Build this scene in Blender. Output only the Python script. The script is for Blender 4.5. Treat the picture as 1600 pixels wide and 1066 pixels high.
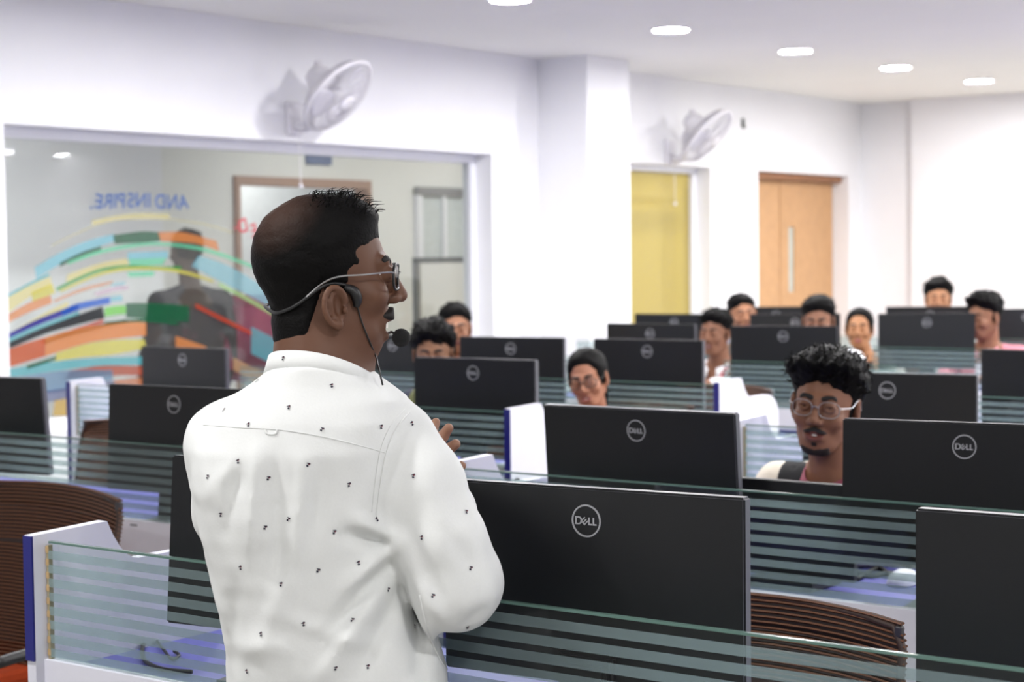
import bpy, bmesh, math, random
import numpy as np
from mathutils import Vector, Matrix
from mathutils.bvhtree import BVHTree
random.seed(7)
for o in list(bpy.data.objects): bpy.data.objects.remove(o)
SC = bpy.context.scene
COL = SC.collection
rad = math.radians

# ------------------------------------------------------------ camera, light, exposure
CAM_H = 1.5
YAW, PITCH, ROLL, FPX = rad(36.7274), rad(2.7), rad(-0.67985), 2804.57
fwd = Vector((-math.sin(YAW)*math.cos(PITCH), math.cos(YAW)*math.cos(PITCH), -math.sin(PITCH)))
rgt0 = Vector((math.cos(YAW), math.sin(YAW), 0))
up0 = rgt0.cross(fwd)
RGT = rgt0*math.cos(ROLL)+up0*math.sin(ROLL)
UP = -rgt0*math.sin(ROLL)+up0*math.cos(ROLL)
cam_d = bpy.data.cameras.new('camera')
cam = bpy.data.objects.new('camera', cam_d); COL.objects.link(cam)
cam_d.sensor_width = 36; cam_d.lens = 36*FPX/1600
cam.matrix_world = Matrix(((RGT.x, UP.x, -fwd.x, 0), (RGT.y, UP.y, -fwd.y, 0), (RGT.z, UP.z, -fwd.z, CAM_H), (0, 0, 0, 1)))
cam_d.clip_start = .05
cam_d.dof.use_dof = True; cam_d.dof.focus_distance = 2.62; cam_d.dof.aperture_fstop = 6.3
SC.camera = cam
w = bpy.data.worlds.new('world'); SC.world = w; w.use_nodes = True
w.node_tree.nodes['Background'].inputs[0].default_value = (.8, .85, 1, 1)
w.node_tree.nodes['Background'].inputs[1].default_value = .3
SC.view_settings.view_transform = 'Standard'; SC.view_settings.look = 'None'
SC.view_settings.gamma = 1; SC.view_settings.use_curve_mapping = False
SC.view_settings.exposure = 0.0
LAMP_POWER = 385.0          # radiance of the round ceiling panels
CORRIDOR_POWER = 180.0

def ray(px, py): return fwd + RGT*((px-800)/FPX) - UP*((py-533)/FPX)
CO = Vector((0, 0, CAM_H))
def at(px, py, D): return CO + ray(px, py)*D
def atX(px, py, X): r = ray(px, py); return CO + r*(X/r.x)
def atY(px, py, Y): r = ray(px, py); return CO + r*(Y/r.y)
def atZ(px, py, Z): r = ray(px, py); return CO + r*((Z-CAM_H)/r.z)

# ------------------------------------------------------------ materials
def lin(c): return tuple((v/255/12.92 if v/255 <= .04045 else ((v/255+.055)/1.055)**2.4) for v in c)
MATS = {}
def mat(name, rgb, rough=.5, metal=0, var=.06, scale=30, emit=None, bump=0, spec=.5, sss=0):
    if name in MATS: return MATS[name]
    m = bpy.data.materials.new(name); m.use_nodes = True; MATS[name] = m
    nt = m.node_tree; b = nt.nodes['Principled BSDF']; c = lin(rgb)
    b.inputs['Roughness'].default_value = rough; b.inputs['Metallic'].default_value = metal
    b.inputs['Specular IOR Level'].default_value = spec
    tc = nt.nodes.new('ShaderNodeTexCoord'); n = nt.nodes.new('ShaderNodeTexNoise')
    n.inputs['Scale'].default_value = scale; n.inputs['Detail'].default_value = 3
    nt.links.new(tc.outputs['Object'], n.inputs['Vector'])
    r = nt.nodes.new('ShaderNodeValToRGB')
    r.color_ramp.elements[0].position = .3; r.color_ramp.elements[1].position = .7
    r.color_ramp.elements[0].color = tuple(v*(1-var) for v in c)+(1,)
    r.color_ramp.elements[1].color = tuple(min(1, v*(1+var)) for v in c)+(1,)
    nt.links.new(n.outputs['Fac'], r.inputs['Fac']); nt.links.new(r.outputs['Color'], b.inputs['Base Color'])
    if bump:
        bp = nt.nodes.new('ShaderNodeBump'); bp.inputs['Strength'].default_value = bump; bp.inputs['Distance'].default_value = .002
        nt.links.new(n.outputs['Fac'], bp.inputs['Height']); nt.links.new(bp.outputs['Normal'], b.inputs['Normal'])
    if emit:
        b.inputs['Emission Color'].default_value = (*emit[0], 1); b.inputs['Emission Strength'].default_value = emit[1]
    return m
def glassy(name, tint, film=None, film_a=0, refl=1.0, rough=.0):
    """thin sheet: see-through tint + fresnel reflection, optionally a translucent film over it"""
    if name in MATS: return MATS[name]
    m = bpy.data.materials.new(name); m.use_nodes = True; MATS[name] = m
    nt = m.node_tree; nt.nodes.clear(); N = nt.nodes.new; L = nt.links.new
    out = N('ShaderNodeOutputMaterial'); tr = N('ShaderNodeBsdfTransparent'); tr.inputs[0].default_value = (*tint, 1)
    base = tr.outputs[0]
    if film:
        d = N('ShaderNodeBsdfDiffuse'); d.inputs[0].default_value = (*lin(film), 1)
        tl = N('ShaderNodeBsdfTranslucent'); tl.inputs[0].default_value = (*lin(film), 1)
        m1 = N('ShaderNodeMixShader'); m1.inputs[0].default_value = .45
        L(d.outputs[0], m1.inputs[1]); L(tl.outputs[0], m1.inputs[2])
        m2 = N('ShaderNodeMixShader'); m2.inputs[0].default_value = film_a
        L(base, m2.inputs[1]); L(m1.outputs[0], m2.inputs[2]); base = m2.outputs[0]
    if refl > 0:
        g = N('ShaderNodeBsdfGlossy'); g.inputs['Roughness'].default_value = rough
        fr = N('ShaderNodeFresnel'); fr.inputs[0].default_value = 1.45
        mu = N('ShaderNodeMath'); mu.operation = 'MULTIPLY'; mu.inputs[1].default_value = refl
        ge = N('ShaderNodeNewGeometry'); iv = N('ShaderNodeMath'); iv.operation = 'SUBTRACT'; iv.inputs[0].default_value = refl
        ml = N('ShaderNodeMath'); ml.operation = 'MULTIPLY'; ml.inputs[1].default_value = refl
        L(ge.outputs['Backfacing'], ml.inputs[0]); L(ml.outputs[0], iv.inputs[1]); L(iv.outputs[0], mu.inputs[1]); L(fr.outputs[0], mu.inputs[0])
        m3 = N('ShaderNodeMixShader'); L(mu.outputs[0], m3.inputs[0]); L(base, m3.inputs[1]); L(g.outputs[0], m3.inputs[2]); base = m3.outputs[0]
    L(base, out.inputs[0]); return m
M_wall = mat('white wall paint', (240, 240, 244), .75, var=.012, scale=3)
M_ceil = mat('ceiling paint', (238, 237, 233), .9, var=.01, scale=2)
M_floor = mat('grey floor tile', (168, 166, 160), .3, var=.05, scale=5)
M_frame = mat('white window frame', (238, 239, 246), .4, var=.01)
M_panel = mat('white laminate', (218, 218, 229), .45, var=.015)
M_desk = mat('lavender desk laminate', (92, 92, 172), .4, var=.03, scale=8)
M_blue = mat('blue edge band', (24, 28, 112), .4, var=.03)
M_mon = mat('black monitor plastic', (16, 17, 20), .42, var=.05, scale=200, bump=.05, spec=.42)
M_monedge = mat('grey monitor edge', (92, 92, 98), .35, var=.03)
M_screen = mat('dark screen glass', (12, 13, 16), .15)
M_logo = mat('brushed silver emblem', (178, 178, 182), .4, metal=.35, var=.03)
M_black = mat('black plastic', (20, 20, 22), .45)
M_tape = mat('tan edge tape', (178, 150, 108), .6, var=.1)
M_glass = glassy('clear partition glass', (.91, .945, .935))
M_frost = glassy('frosted band film', (.88, .93, .92), film=(166, 184, 186), film_a=.33, refl=.6, rough=.25)
M_gedge = mat('green glass edge', (88, 116, 108), .2, var=.03)
M_win = glassy('window glass', (.90, .92, .91), refl=1.3)
M_brown = mat('brown mesh fabric', (88, 54, 36), .7, var=.2, scale=160)
M_cord = mat('tan brown mesh cord', (102, 63, 39), .6, var=.12, scale=120)
M_chairframe = mat('brown chair frame', (50, 30, 22), .55)
M_wood = mat('tan wooden door veneer', (198, 154, 110), .5, var=.05, scale=14)
M_wood2 = mat('brown door frame wood', (150, 104, 72), .55, var=.08, scale=14)
M_fan = mat('white fan plastic', (226, 224, 230), .4, var=.02)
M_fanw = mat('pale fan wire', (214, 212, 218), .35)
M_metal = mat('grey metal', (150, 152, 154), .35, metal=.6)

# ------------------------------------------------------------ mesh helpers
def setp(o, label=None, cat=None, group=None, kind=None):
    if label: o['label'] = label
    if cat: o['category'] = cat
    if group: o['group'] = group
    if kind: o['kind'] = kind
    return o
def link(o, parent=None):
    COL.objects.link(o)
    if parent is not None: o.parent = parent
    return o
def thing(name, label, cat, loc=(0, 0, 0), rz=0, group=None):
    o = bpy.data.objects.new(name, None); o.empty_display_size = .05; link(o)
    o.location = loc; o.rotation_euler = (0, 0, rz); return setp(o, label, cat, group)
def obj(name, bm, m, parent=None, smooth=False, bevel=0, seg=2):
    if isinstance(bm, bpy.types.Mesh): me = bm
    else:
        if bevel: bmesh.ops.bevel(bm, geom=list(bm.edges), offset=bevel, segments=seg, affect='EDGES', profile=.5)
        me = bpy.data.meshes.new(name); bm.to_mesh(me); bm.free()
    if not me.materials:
        for x in (m if isinstance(m, (list, tuple)) else [m]): me.materials.append(x)
    if smooth:
        me.polygons.foreach_set('use_smooth', [True]*len(me.polygons))
    return link(bpy.data.objects.new(name, me), parent)
def struct(name, bm, m, parent=None, **k):
    o = obj(name, bm, m, parent, **k)
    if parent is None: o['kind'] = 'structure'
    return o
def box(bm, x0, x1, y0, y1, z0, z1, M=None, mi=0):
    v = [bm.verts.new((x, y, z)) for z in (z0, z1) for y in (y0, y1) for x in (x0, x1)]
    if M is not None:
        for q in v: q.co = M @ q.co
    for f in ((0, 2, 3, 1), (4, 5, 7, 6), (0, 1, 5, 4), (2, 6, 7, 3), (0, 4, 6, 2), (1, 3, 7, 5)):
        bm.faces.new([v[i] for i in f]).material_index = mi
    return bm
def bx(*a, M=None): return box(bmesh.new(), *a, M=M)
def tube(bm, pts, r, n=8, cap=True, closed=False):
    pts = [Vector(p) for p in pts]; N = len(pts); rings = []
    rr = r if isinstance(r, (list, tuple)) else [r]*N
    prev = None
    for i, p in enumerate(pts):
        if closed: t = pts[(i+1) % N]-pts[i-1]
        else: t = pts[min(i+1, N-1)]-pts[max(i-1, 0)]
        t.normalize()
        if prev is None:
            a = Vector((0, 0, 1)) if abs(t.z) < .9 else Vector((1, 0, 0))
            u = t.cross(a).normalized()
        else: u = (prev-t*prev.dot(t)).normalized()
        prev = u; v = t.cross(u)
        rings.append([bm.verts.new(p+(u*math.cos(2*math.pi*k/n)+v*math.sin(2*math.pi*k/n))*rr[i]) for k in range(n)])
    for i in range(N if closed else N-1):
        a, b = rings[i], rings[(i+1) % N]
        for k in range(n): bm.faces.new((a[k], a[(k+1) % n], b[(k+1) % n], b[k]))
    if cap and not closed:
        bm.faces.new(rings[0][::-1]); bm.faces.new(rings[-1])
    return bm
def spline(pts, n=6):
    P = [Vector(p) for p in pts]; out = []
    for i in range(len(P)-1):
        p0, p1, p2, p3 = P[max(i-1, 0)], P[i], P[i+1], P[min(i+2, len(P)-1)]
        for k in range(n):
            t = k/n
            out.append(.5*((2*p1)+(p2-p0)*t+(2*p0-5*p1+4*p2-p3)*t*t+(3*p1-p0-3*p2+p3)*t**3))
    return out+[P[-1]]
def prism(bm, poly, axis, a, b):
    """extrude a 2D polygon along an axis (0:x -> poly is (y,z); 1:y -> (x,z); 2:z -> (x,y))"""
    def mk(p, h):
        return {0: (h, p[0], p[1]), 1: (p[0], h, p[1]), 2: (p[0], p[1], h)}[axis]
    A = [bm.verts.new(mk(p, a)) for p in poly]; B = [bm.verts.new(mk(p, b)) for p in poly]; n = len(poly)
    bm.faces.new(A); bm.faces.new(B[::-1])
    for i in range(n): bm.faces.new((A[i], B[i], B[(i+1) % n], A[(i+1) % n]))
    bmesh.ops.recalc_face_normals(bm, faces=list(bm.faces)); return bm
def lathe(bm, prof, n=24, M=None):
    rings = []
    for r, z in prof:
        rings.append([bm.verts.new((r*math.cos(2*math.pi*k/n), r*math.sin(2*math.pi*k/n), z)) for k in range(n)])
    for a, b in zip(rings, rings[1:]):
        for k in range(n): bm.faces.new((a[k], a[(k+1) % n], b[(k+1) % n], b[k]))
    bm.faces.new(rings[0][::-1]); bm.faces.new(rings[-1])
    if M is not None: bmesh.ops.transform(bm, matrix=M, verts=list(bm.verts))
    return bm
def dup(root, loc, rz, label=None, group=None):
    r = root.copy(); link(r); r.scale = (1, 1, 1); r.location = loc; r.rotation_euler = (0, 0, rz)
    if label: r['label'] = label
    if group: r['group'] = group
    for ch in list(root.children):
        c = ch.copy(); link(c, r)
        for g in list(ch.children): link(g.copy(), c)
    return r

# ------------------------------------------------------------ room shell
XW, CZ, YB = -6.4, 2.69, 13.3
RX, YN = 5.2, -3.6
struct('floor', bx(XW-2.6, RX+.2, YN-.2, YB+.3, -.1, 0), M_floor)
struct('ceiling', bx(XW-2.6, RX+.2, YN-.2, YB+.3, CZ, CZ+.1), M_ceil)
WT = .22                                           # wall thickness
WY0, WY1, WZ0, WZ1 = 4.93, 8.40, .74, 2.10         # big window
SY0, SY1 = 9.8, 10.92                              # yellow window
DY0, DY1, DZ = 11.60, 13.08, 2.105                 # door
bm = bmesh.new()
box(bm, XW-WT, XW, YN, WY0, 0, CZ); box(bm, XW-WT, XW, WY0, WY1, 0, WZ0); box(bm, XW-WT, XW, WY0, WY1, WZ1, CZ)
box(bm, XW-WT, XW, WY1, SY0, 0, CZ); box(bm, XW-WT, XW, SY0, SY1, 0, .74); box(bm, XW-WT, XW, SY0, SY1, DZ, CZ)
box(bm, XW-WT, XW, SY1, DY0, 0, CZ); box(bm, XW-WT, XW, DY0, DY1, DZ, CZ); box(bm, XW-WT, XW, DY1, YB+.2, 0, CZ)
struct('wall_left', bm, M_wall)
struct('wall_back', bx(XW, RX, YB, YB+.2, 0, CZ), M_wall)
struct('wall_right', bx(RX, RX+.2, YN, YB, 0, CZ), M_wall)
struct('wall_front', bx(XW-2.6, RX, YN-.2, YN, 0, CZ), M_wall)
struct('trim_1', bx(XW, -6.04, 8.87, 9.33, 0, CZ), M_wall)             # square pillar
struct('trim_2', bx(-5.92, RX, YB-.10, YB, 0, CZ), M_wall)             # shallow pilaster on the back wall
# big window: frame > bars, glass
GX = XW-.15
win = bpy.data.objects.new('window_1', None); link(win); win['kind'] = 'structure'
FW = .05
obj('frame_rail', bx(GX-.03, GX+.03, WY0, WY1, WZ1-FW, WZ1), M_frame, win)
obj('frame_rail', bx(GX-.03, GX+.03, WY0, WY1, WZ0, WZ0+FW), M_frame, win)
obj('frame_stile', bx(GX-.03, GX+.03, WY0, WY0+FW, WZ0+FW, WZ1-FW), M_frame, win)
obj('frame_stile', bx(GX-.03, GX+.03, WY1-FW, WY1, WZ0+FW, WZ1-FW), M_frame, win)
obj('glass_pane', bx(GX-.004, GX+.004, WY0+FW, WY1-FW, WZ0+FW, WZ1-FW), M_win, win)
# mural vinyl stuck to the pane : bands (pixel tracing converted to the plane of the glass)
VX = GX+.005
def vinyl(rgb, a): return glassy('vinyl %d %d %d %.2f' % (*rgb, a), (1, 1, 1), film=rgb, film_a=a, refl=0)
vk = 0
def band(rgb, pts, a=.72, ox=0, oy=350):
    global vk
    vk += 1
    b = bmesh.new(); V = []
    top = pts
    for x, y in top:
        p = atX(x/3.552+ox, oy+y/3.552, VX)
        V.append((VX+.0004*vk, min(max(p.y, WY0+FW), WY1-FW), min(max(p.z, WZ0+FW), WZ1-FW)))
    f = b.faces.new([b.verts.new(v) for v in V]); bmesh.ops.triangulate(b, faces=[f])
    o = obj('vinyl_band', b, vinyl(rgb, a), win); return o
def strip(rgb, top, bot, a=.72, oy=350):
    a = min(.96, a*.98)
    T = [(p.x, p.y) for p in spline([(x, y, 0) for x, y in top], 5)]; B = [(p.x, p.y) for p in spline([(x, y, 0) for x, y in bot], 5)]
    return band(rgb, T+B[::-1], a, oy=oy)
YEL, PYEL, LBL, TEAL, MINT, GRN, DGRN, ORG, DORG, BLU, DBLU, BLK, LIME, RED, MAR = (214, 206, 92), (222, 212, 150), (140, 200, 216), (90, 178, 190), (120, 214, 172), (62, 158, 72), (30, 100, 66), (222, 142, 84), (200, 92, 46), (48, 104, 205), (44, 44, 160), (20, 22, 34), (120, 210, 80), (196, 70, 44), (66, 26, 40)
strip((226, 226, 216), [(15, 410), (200, 310), (380, 225), (560, 160), (780, 122), (930, 122), (1250, 190), (1430, 255), (1560, 400)], [(30, 1066), (400, 1066), (800, 1060), (1200, 1060), (1560, 1066)], .06)
strip(PYEL, [(510, 690), (640, 665), (780, 650), (940, 655)], [(510, 725), (640, 692), (780, 684), (940, 686)], .6, 150)
strip(PYEL, [(285, 828), (400, 770), (510, 722)], [(285, 836), (400, 778), (510, 730)], .5, 150)
strip(PYEL, [(940, 680), (1150, 712), (1290, 755)], [(940, 686), (1150, 719), (1290, 763)], .5, 150)
strip(LBL, [(190, 240), (330, 160), (480, 95), (635, 55)], [(200, 305), (330, 225), (480, 150), (635, 98)])
strip(DGRN, [(625, 62), (780, 42), (880, 45)], [(635, 112), (780, 105), (890, 96)])
strip(ORG, [(875, 45), (1020, 48), (1200, 95)], [(890, 95), (1080, 108), (1215, 152)])
strip(DGRN, [(330, 215), (450, 158), (560, 122)], [(330, 238), (450, 182), (560, 145)])
strip(MINT, [(370, 210), (560, 142), (780, 106), (930, 106), (1100, 126), (1250, 168), (1440, 244)], [(375, 226), (560, 164), (780, 124), (930, 122), (1100, 146), (1250, 190), (1440, 262)])
strip(LBL, [(1100, 175), (1250, 225), (1420, 320), (1540, 400)], [(1060, 235), (1240, 330), (1420, 420), (1540, 490)], .6)
strip(LBL, [(705, 158), (930, 150)], [(705, 200), (930, 192)])
strip(MINT, [(710, 196), (920, 188)], [(720, 238), (900, 226)])
strip(TEAL, [(18, 402), (200, 305), (270, 272)], [(18, 418), (200, 322), (270, 290)])
strip(PYEL, [(18, 420), (150, 345), (275, 290)], [(20, 512), (170, 400), (285, 350)])
strip(YEL, [(170, 378), (285, 330)], [(175, 436), (302, 382)])
strip(PYEL, [(370, 280), (560, 215), (700, 192)], [(360, 325), (560, 246), (712, 226)])
strip(GRN, [(305, 356), (430, 295), (560, 246), (700, 228), (860, 234), (1000, 236)], [(312, 372), (430, 314), (560, 264), (700, 246), (860, 252), (1000, 252)])
strip(YEL, [(320, 370), (560, 266), (780, 236), (1000, 256), (1180, 312)], [(335, 378), (560, 284), (780, 255), (1000, 275), (1180, 326)])
strip(MINT, [(700, 268), (850, 262)], [(710, 296), (850, 290)])
strip(ORG, [(22, 512), (150, 440), (275, 394)], [(24, 558), (150, 494), (282, 440)])
strip(ORG, [(285, 425), (450, 355), (620, 315)], [(298, 436), (450, 376), (620, 330)], .5)
strip(PYEL, [(75, 590), (230, 500), (370, 430)], [(70, 612), (230, 542), (378, 470)])
strip((222, 180, 210), [(515, 382), (640, 345), (705, 345)], [(530, 402), (640, 372), (705, 366)], .4)
strip(LBL, [(605, 330), (690, 318)], [(612, 348), (690, 338)], .5)
strip(DBLU, [(26, 616), (200, 530), (430, 442)], [(28, 642), (200, 564), (430, 478)], .85)
strip(BLU, [(330, 480), (430, 440), (602, 405)], [(340, 512), (430, 476), (604, 442)], .8)
strip(LBL, [(604, 404), (670, 396)], [(606, 434), (672, 426)])
strip(TEAL, [(28, 640), (200, 564), (430, 482)], [(30, 664), (200, 588), (430, 504)])
strip(BLK, [(30, 662), (200, 588), (430, 502), (560, 458)], [(30, 698), (240, 612), (450, 552), (572, 524)], .9)
strip(LIME, [(570, 465), (630, 455), (690, 452)], [(572, 516), (630, 506), (690, 500)])
strip(DGRN, [(690, 440), (860, 440), (1040, 455)], [(690, 520), (860, 530), (1040, 545)], .8)
strip(RED, [(210, 652), (350, 600), (560, 528)], [(228, 664), (350, 620), (570, 548)])
strip(MAR, [(235, 646), (350, 605), (550, 556), (690, 530)], [(240, 666), (350, 630), (550, 578), (690, 548)], .85)
strip(DGRN, [(570, 545), (800, 525), (980, 545)], [(570, 560), (800, 545), (980, 562)], .85)
strip(DORG, [(28, 700), (120, 665), (240, 630)], [(30, 798), (120, 770), (240, 735)], .85)
strip(ORG, [(240, 628), (450, 575), (700, 545), (800, 548)], [(240, 735), (450, 668), (610, 640), (800, 620)], .85)
strip(YEL, [(300, 718), (450, 670), (610, 645), (790, 640)], [(290, 762), (450, 740), (610, 726), (800, 690)], .75)
strip(TEAL, [(35, 805), (300, 762), (560, 742), (800, 735)], [(30, 856), (330, 812), (560, 788), (800, 782)], .75)
strip(DGRN, [(135, 785), (300, 734)], [(140, 806), (300, 753)], .85)
strip((176, 84, 62), [(380, 812), (560, 786), (800, 788)], [(340, 862), (600, 842), (800, 842)], .8)
strip((112, 146, 178), [(30, 858), (330, 815), (610, 812)], [(30, 935), (300, 932), (615, 862)], .75)
strip((86, 96, 150), [(200, 935), (420, 900), (620, 866)], [(200, 1000), (420, 960), (620, 930)], .6)
strip((206, 168, 70), [(290, 980), (450, 950)], [(280, 1066), (430, 1062)], .7)
strip((196, 120, 80), [(620, 866), (780, 850)], [(620, 930), (780, 900)], .7)
strip(RED, [(1070, 440), (1180, 496), (1410, 610)], [(1072, 466), (1180, 520), (1410, 632)], .75)
strip((170, 220, 140), [(1200, 322), (1350, 400), (1540, 510)], [(1200, 345), (1350, 424), (1540, 532)], .6)
strip(TEAL, [(1380, 570), (1540, 650)], [(1380, 720), (1540, 800)], .6)
strip(ORG, [(960, 622), (1130, 680)], [(960, 682), (1130, 700)], .7)
strip((200, 160, 120), [(1280, 740), (1400, 800), (1500, 830)], [(1280, 810), (1400, 880), (1500, 960)], .6)
# mirrored lettering, seen from behind
def letters(parent, m, items, size, name='lettering'):
    b = bmesh.new()
    for ch, px, py, rot in items:
        cu = bpy.data.curves.new('glyph', 'FONT'); cu.body = ch; cu.size = size; cu.align_x = 'CENTER'; cu.offset = size*.018
        o = bpy.data.objects.new('glyph', cu); link(o)
        dg = bpy.context.evaluated_depsgraph_get(); me = o.evaluated_get(dg).to_mesh()
        p = atX(px, py, VX)
        # local x of the glyph runs towards -Y ... mirrored: towards the left of the picture
        Mx = Matrix(((0, 0, 1, VX+.024), (-1, 0, 0, p.y), (0, 1, 0, p.z), (0, 0, 0, 1))) @ Matrix.Rotation(rad(rot), 4, 'Z')
        n0 = len(b.verts); b.from_mesh(me)
        b.verts.ensure_lookup_table()
        for v in list(b.verts)[n0:]: v.co = Mx @ v.co
        o.evaluated_get(dg).to_mesh_clear(); bpy.data.objects.remove(o); bpy.data.curves.remove(cu)
    return obj(name, b, m, parent)
txt = 'AND INSPIRE.'
xs_ = [282, 265, 246, None, 228, 215, 199, 184, 174, 163, 148, 137]
letters(win, vinyl((84, 112, 172), .9), [(c, x, 324+.00030*(x-232)**2+(2 if x > 232 else 0), -(x-225)*.13) for c, x in zip(txt, xs_) if x], .098)
letters(win, vinyl((226, 92, 104), .9), [('I', 420, 383, -20), ('R', 407, 376, -18), ('E', 394, 370, -17), ('D', 376, 363, -15), ('.', 363, 358, -15)], .098)
# yellow window
w2 = bpy.data.objects.new('window_2', None); link(w2); w2['kind'] = 'structure'
obj('frame_rail', bx(GX-.03, GX+.03, SY0, SY1, DZ-.04, DZ), M_frame, w2)
obj('frame_rail', bx(GX-.03, GX+.03, SY0, SY1, .74, .78), M_frame, w2)
obj('frame_stile', bx(GX-.03, GX+.03, SY0, SY0+.04, .78, DZ-.04), M_frame, w2)
obj('frame_stile', bx(GX-.03, GX+.03, SY1-.05, SY1, .78, DZ-.04), M_frame, w2)
obj('glass_pane', bx(GX-.004, GX+.004, SY0+.04, SY1-.05, .78, DZ-.04), glassy('yellow tinted glass', (.93, .86, .56), film=(222, 206, 128), film_a=.5, refl=1), w2)
obj('rear_rail', bx(GX-.16, GX-.10, SY0+.04, SY1-.05, 1.84, 1.90), M_metal, w2); obj('rear_stile', bx(GX-.16, GX-.10, 10.76, 10.87, .78, DZ-.04), MATS['corridor post'] if 'corridor post' in MATS else mat('corridor post', (150, 148, 140), .6), w2)
# door
dr = bpy.data.objects.new('door_1', None); link(dr); dr['kind'] = 'structure'
LX = XW-.16
obj('door_leaf', bx(LX-.02, LX+.02, DY0+.03, 12.19, .0, DZ-.055), M_wood, dr, bevel=.004)
b = bmesh.new()                                      # wide leaf with a tall slot for its pane
box(b, LX-.02, LX+.02, 12.20, 12.33, 0, DZ-.055); box(b, LX-.02, LX+.02, 12.43, DY1-.01, 0, DZ-.055)
box(b, LX-.02, LX+.02, 12.33, 12.43, 0, 1.20); box(b, LX-.02, LX+.02, 12.33, 12.43, 1.70, DZ-.055)
lf = obj('door_leaf', b, M_wood, dr)
obj('vision_pane', bx(LX-.006, LX+.006, 12.33, 12.43, 1.2, 1.7), mat('pale vision pane', (188, 192, 184), .2), lf)
obj('door_frame', bx(XW-WT+.01, XW-.06, DY0, DY1, DZ-.05, DZ), M_wood2, dr)
obj('door_frame', bx(XW-WT+.01, XW-.12, DY0, DY0+.03, 0, DZ-.05), M_wood2, dr)
# corridor behind the window wall
CX = -8.5
b = bmesh.new()
box(b, CX-.1, CX, YN, 8.36, 0, CZ); box(b, CX-.1, CX, 9.70, YB+.2, 0, CZ); box(b, CX-.1, CX, 8.36, 9.70, 2.05, CZ)
struct('wall_corridor', b, mat('corridor wall paint', (234, 234, 232), .8, var=.015, scale=3))
struct('wall_corridor_end', bx(CX, XW-WT, YB, YB+.2, 0, CZ), M_wall)
struct('wall_corridor_room', bx(CX-1.0, CX-.9, 7.4, 10.8, 0, CZ), mat('bright room wall', (236, 238, 240), .8))
struct('trim_3', bx(CX, CX+.55, 5.9, 7.24, 0, CZ), M_wall)              # projecting corridor pier
d2 = bpy.data.objects.new('door_2', None); link(d2); d2['kind'] = 'structure'
for a in ((CX-.1, CX+.03, 8.36, 8.40, 0, 2.05), (CX-.1, CX+.03, 9.66, 9.70, 0, 2.05), (CX-.1, CX+.03, 8.40, 9.66, 1.99, 2.05)):
    obj('door_frame', bx(*a), mat('pinkish brown frame', (172, 140, 124), .6), d2)
w3 = bpy.data.objects.new('window_3', None); link(w3); w3['kind'] = 'structure'
obj('frame_rail', bx(CX, CX+.05, 10.2, 10.85, 1.96, 2.02), M_metal, w3)
obj('frame_stile', bx(CX, CX+.04, 10.2, 10.26, 1.5, 1.96), M_frame, w3)
obj('frame_stile', bx(CX, CX+.04, 10.5, 10.54, 1.5, 1.96), M_frame, w3)
obj('glass_pane', bx(CX, CX+.015, 10.26, 10.85, 1.5, 1.96), mat('pale bluish pane', (206, 214, 216), .2), w3)
rl = thing('corridor_railing', 'dark metal railing seen through the big window, right of the lecturer\'s head', 'railing', (CX+.5, 9.6, 0))
obj('top_rail', bx(-.02, .02, 0, .85, 1.46, 1.5), mat('dark grey rail', (96, 100, 104), .4), rl)
obj('post', bx(-.02, .02, 0, .04, 0, 1.46), M_metal, rl); obj('post', bx(-.02, .02, .81, .85, 0, 1.46), M_metal, rl)
sg = obj('corridor_sign', bx(CX, CX+.02, 9.05, 9.30, 2.15, 2.30), mat('blue grey sign', (110, 124, 160), .5))
setp(sg, 'small blue grey sign above the corridor doorway beyond the big window', 'sign')

# ------------------------------------------------------------ ceiling lights (these light the room)
def ceiling_light(i, x, y, label, m, r=.092, group=None, z=CZ):
    t = thing('ceiling_light', label, 'light', (x, y, z), 0, group)
    b = bmesh.new(); prof = [(r, 0), (r+.012, 0), (r+.010, -.006), (r, -.008), (r, -.002)]
    n = 24; rings = [[b.verts.new((q*math.cos(2*math.pi*k/n), q*math.sin(2*math.pi*k/n), zz)) for k in range(n)] for q, zz in prof]
    for A, B in zip(rings, rings[1:]):
        for k in range(n): b.faces.new((A[k], A[(k+1) % n], B[(k+1) % n], B[k]))
    obj('trim_ring', b, M_frame, t)
    b = bmesh.new(); b.faces.new([b.verts.new((r*math.cos(-2*math.pi*k/16), r*math.sin(-2*math.pi*k/16), -.004)) for k in range(16)])
    obj('diffuser', b, m, t); return t
M_lamp = mat('lit panel', (255, 255, 255), .5, emit=((1, .985, .978), LAMP_POWER))
M_lamp2 = mat('lit corridor panel', (255, 255, 255), .5, emit=((1, .99, .98), CORRIDOR_POWER))
ORD = ['first from the left, cut by the top edge of the photo', 'second from the left', 'third, middle of the row', 'fourth from the left', 'fifth, nearest the back wall corner']
for i, (x, y) in enumerate(((-4.996, 6.712), (-5.024, 8.169), (-4.996, 9.516), (-4.962, 10.817), (-4.913, 12.084))):
    ceiling_light(i, x, y, 'round recessed ceiling light, '+ORD[i], M_lamp, group='row of round ceiling lights')
k = 0
for x, y in ((2.85, 12.3), (2.9, 13.1)): ceiling_light(k, x, y, 'unseen round ceiling light added behind the camera to brighten the white shirt', M_lamp, group='ceiling lights outside the frame')
for x in (-5.0, -2.4, .2, 2.8):
    for y in (1.0, 4.0, 5.36, 6.71, 8.17, 9.52, 10.82, 12.08):
        if x == -5.0 and (y > 6 or y < 3): continue
        if x == 2.8 and y > 12: continue
        ceiling_light(k, x, y, 'unseen round ceiling light added behind the camera to brighten the white shirt', M_lamp, group='ceiling lights outside the frame'); k += 1
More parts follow.
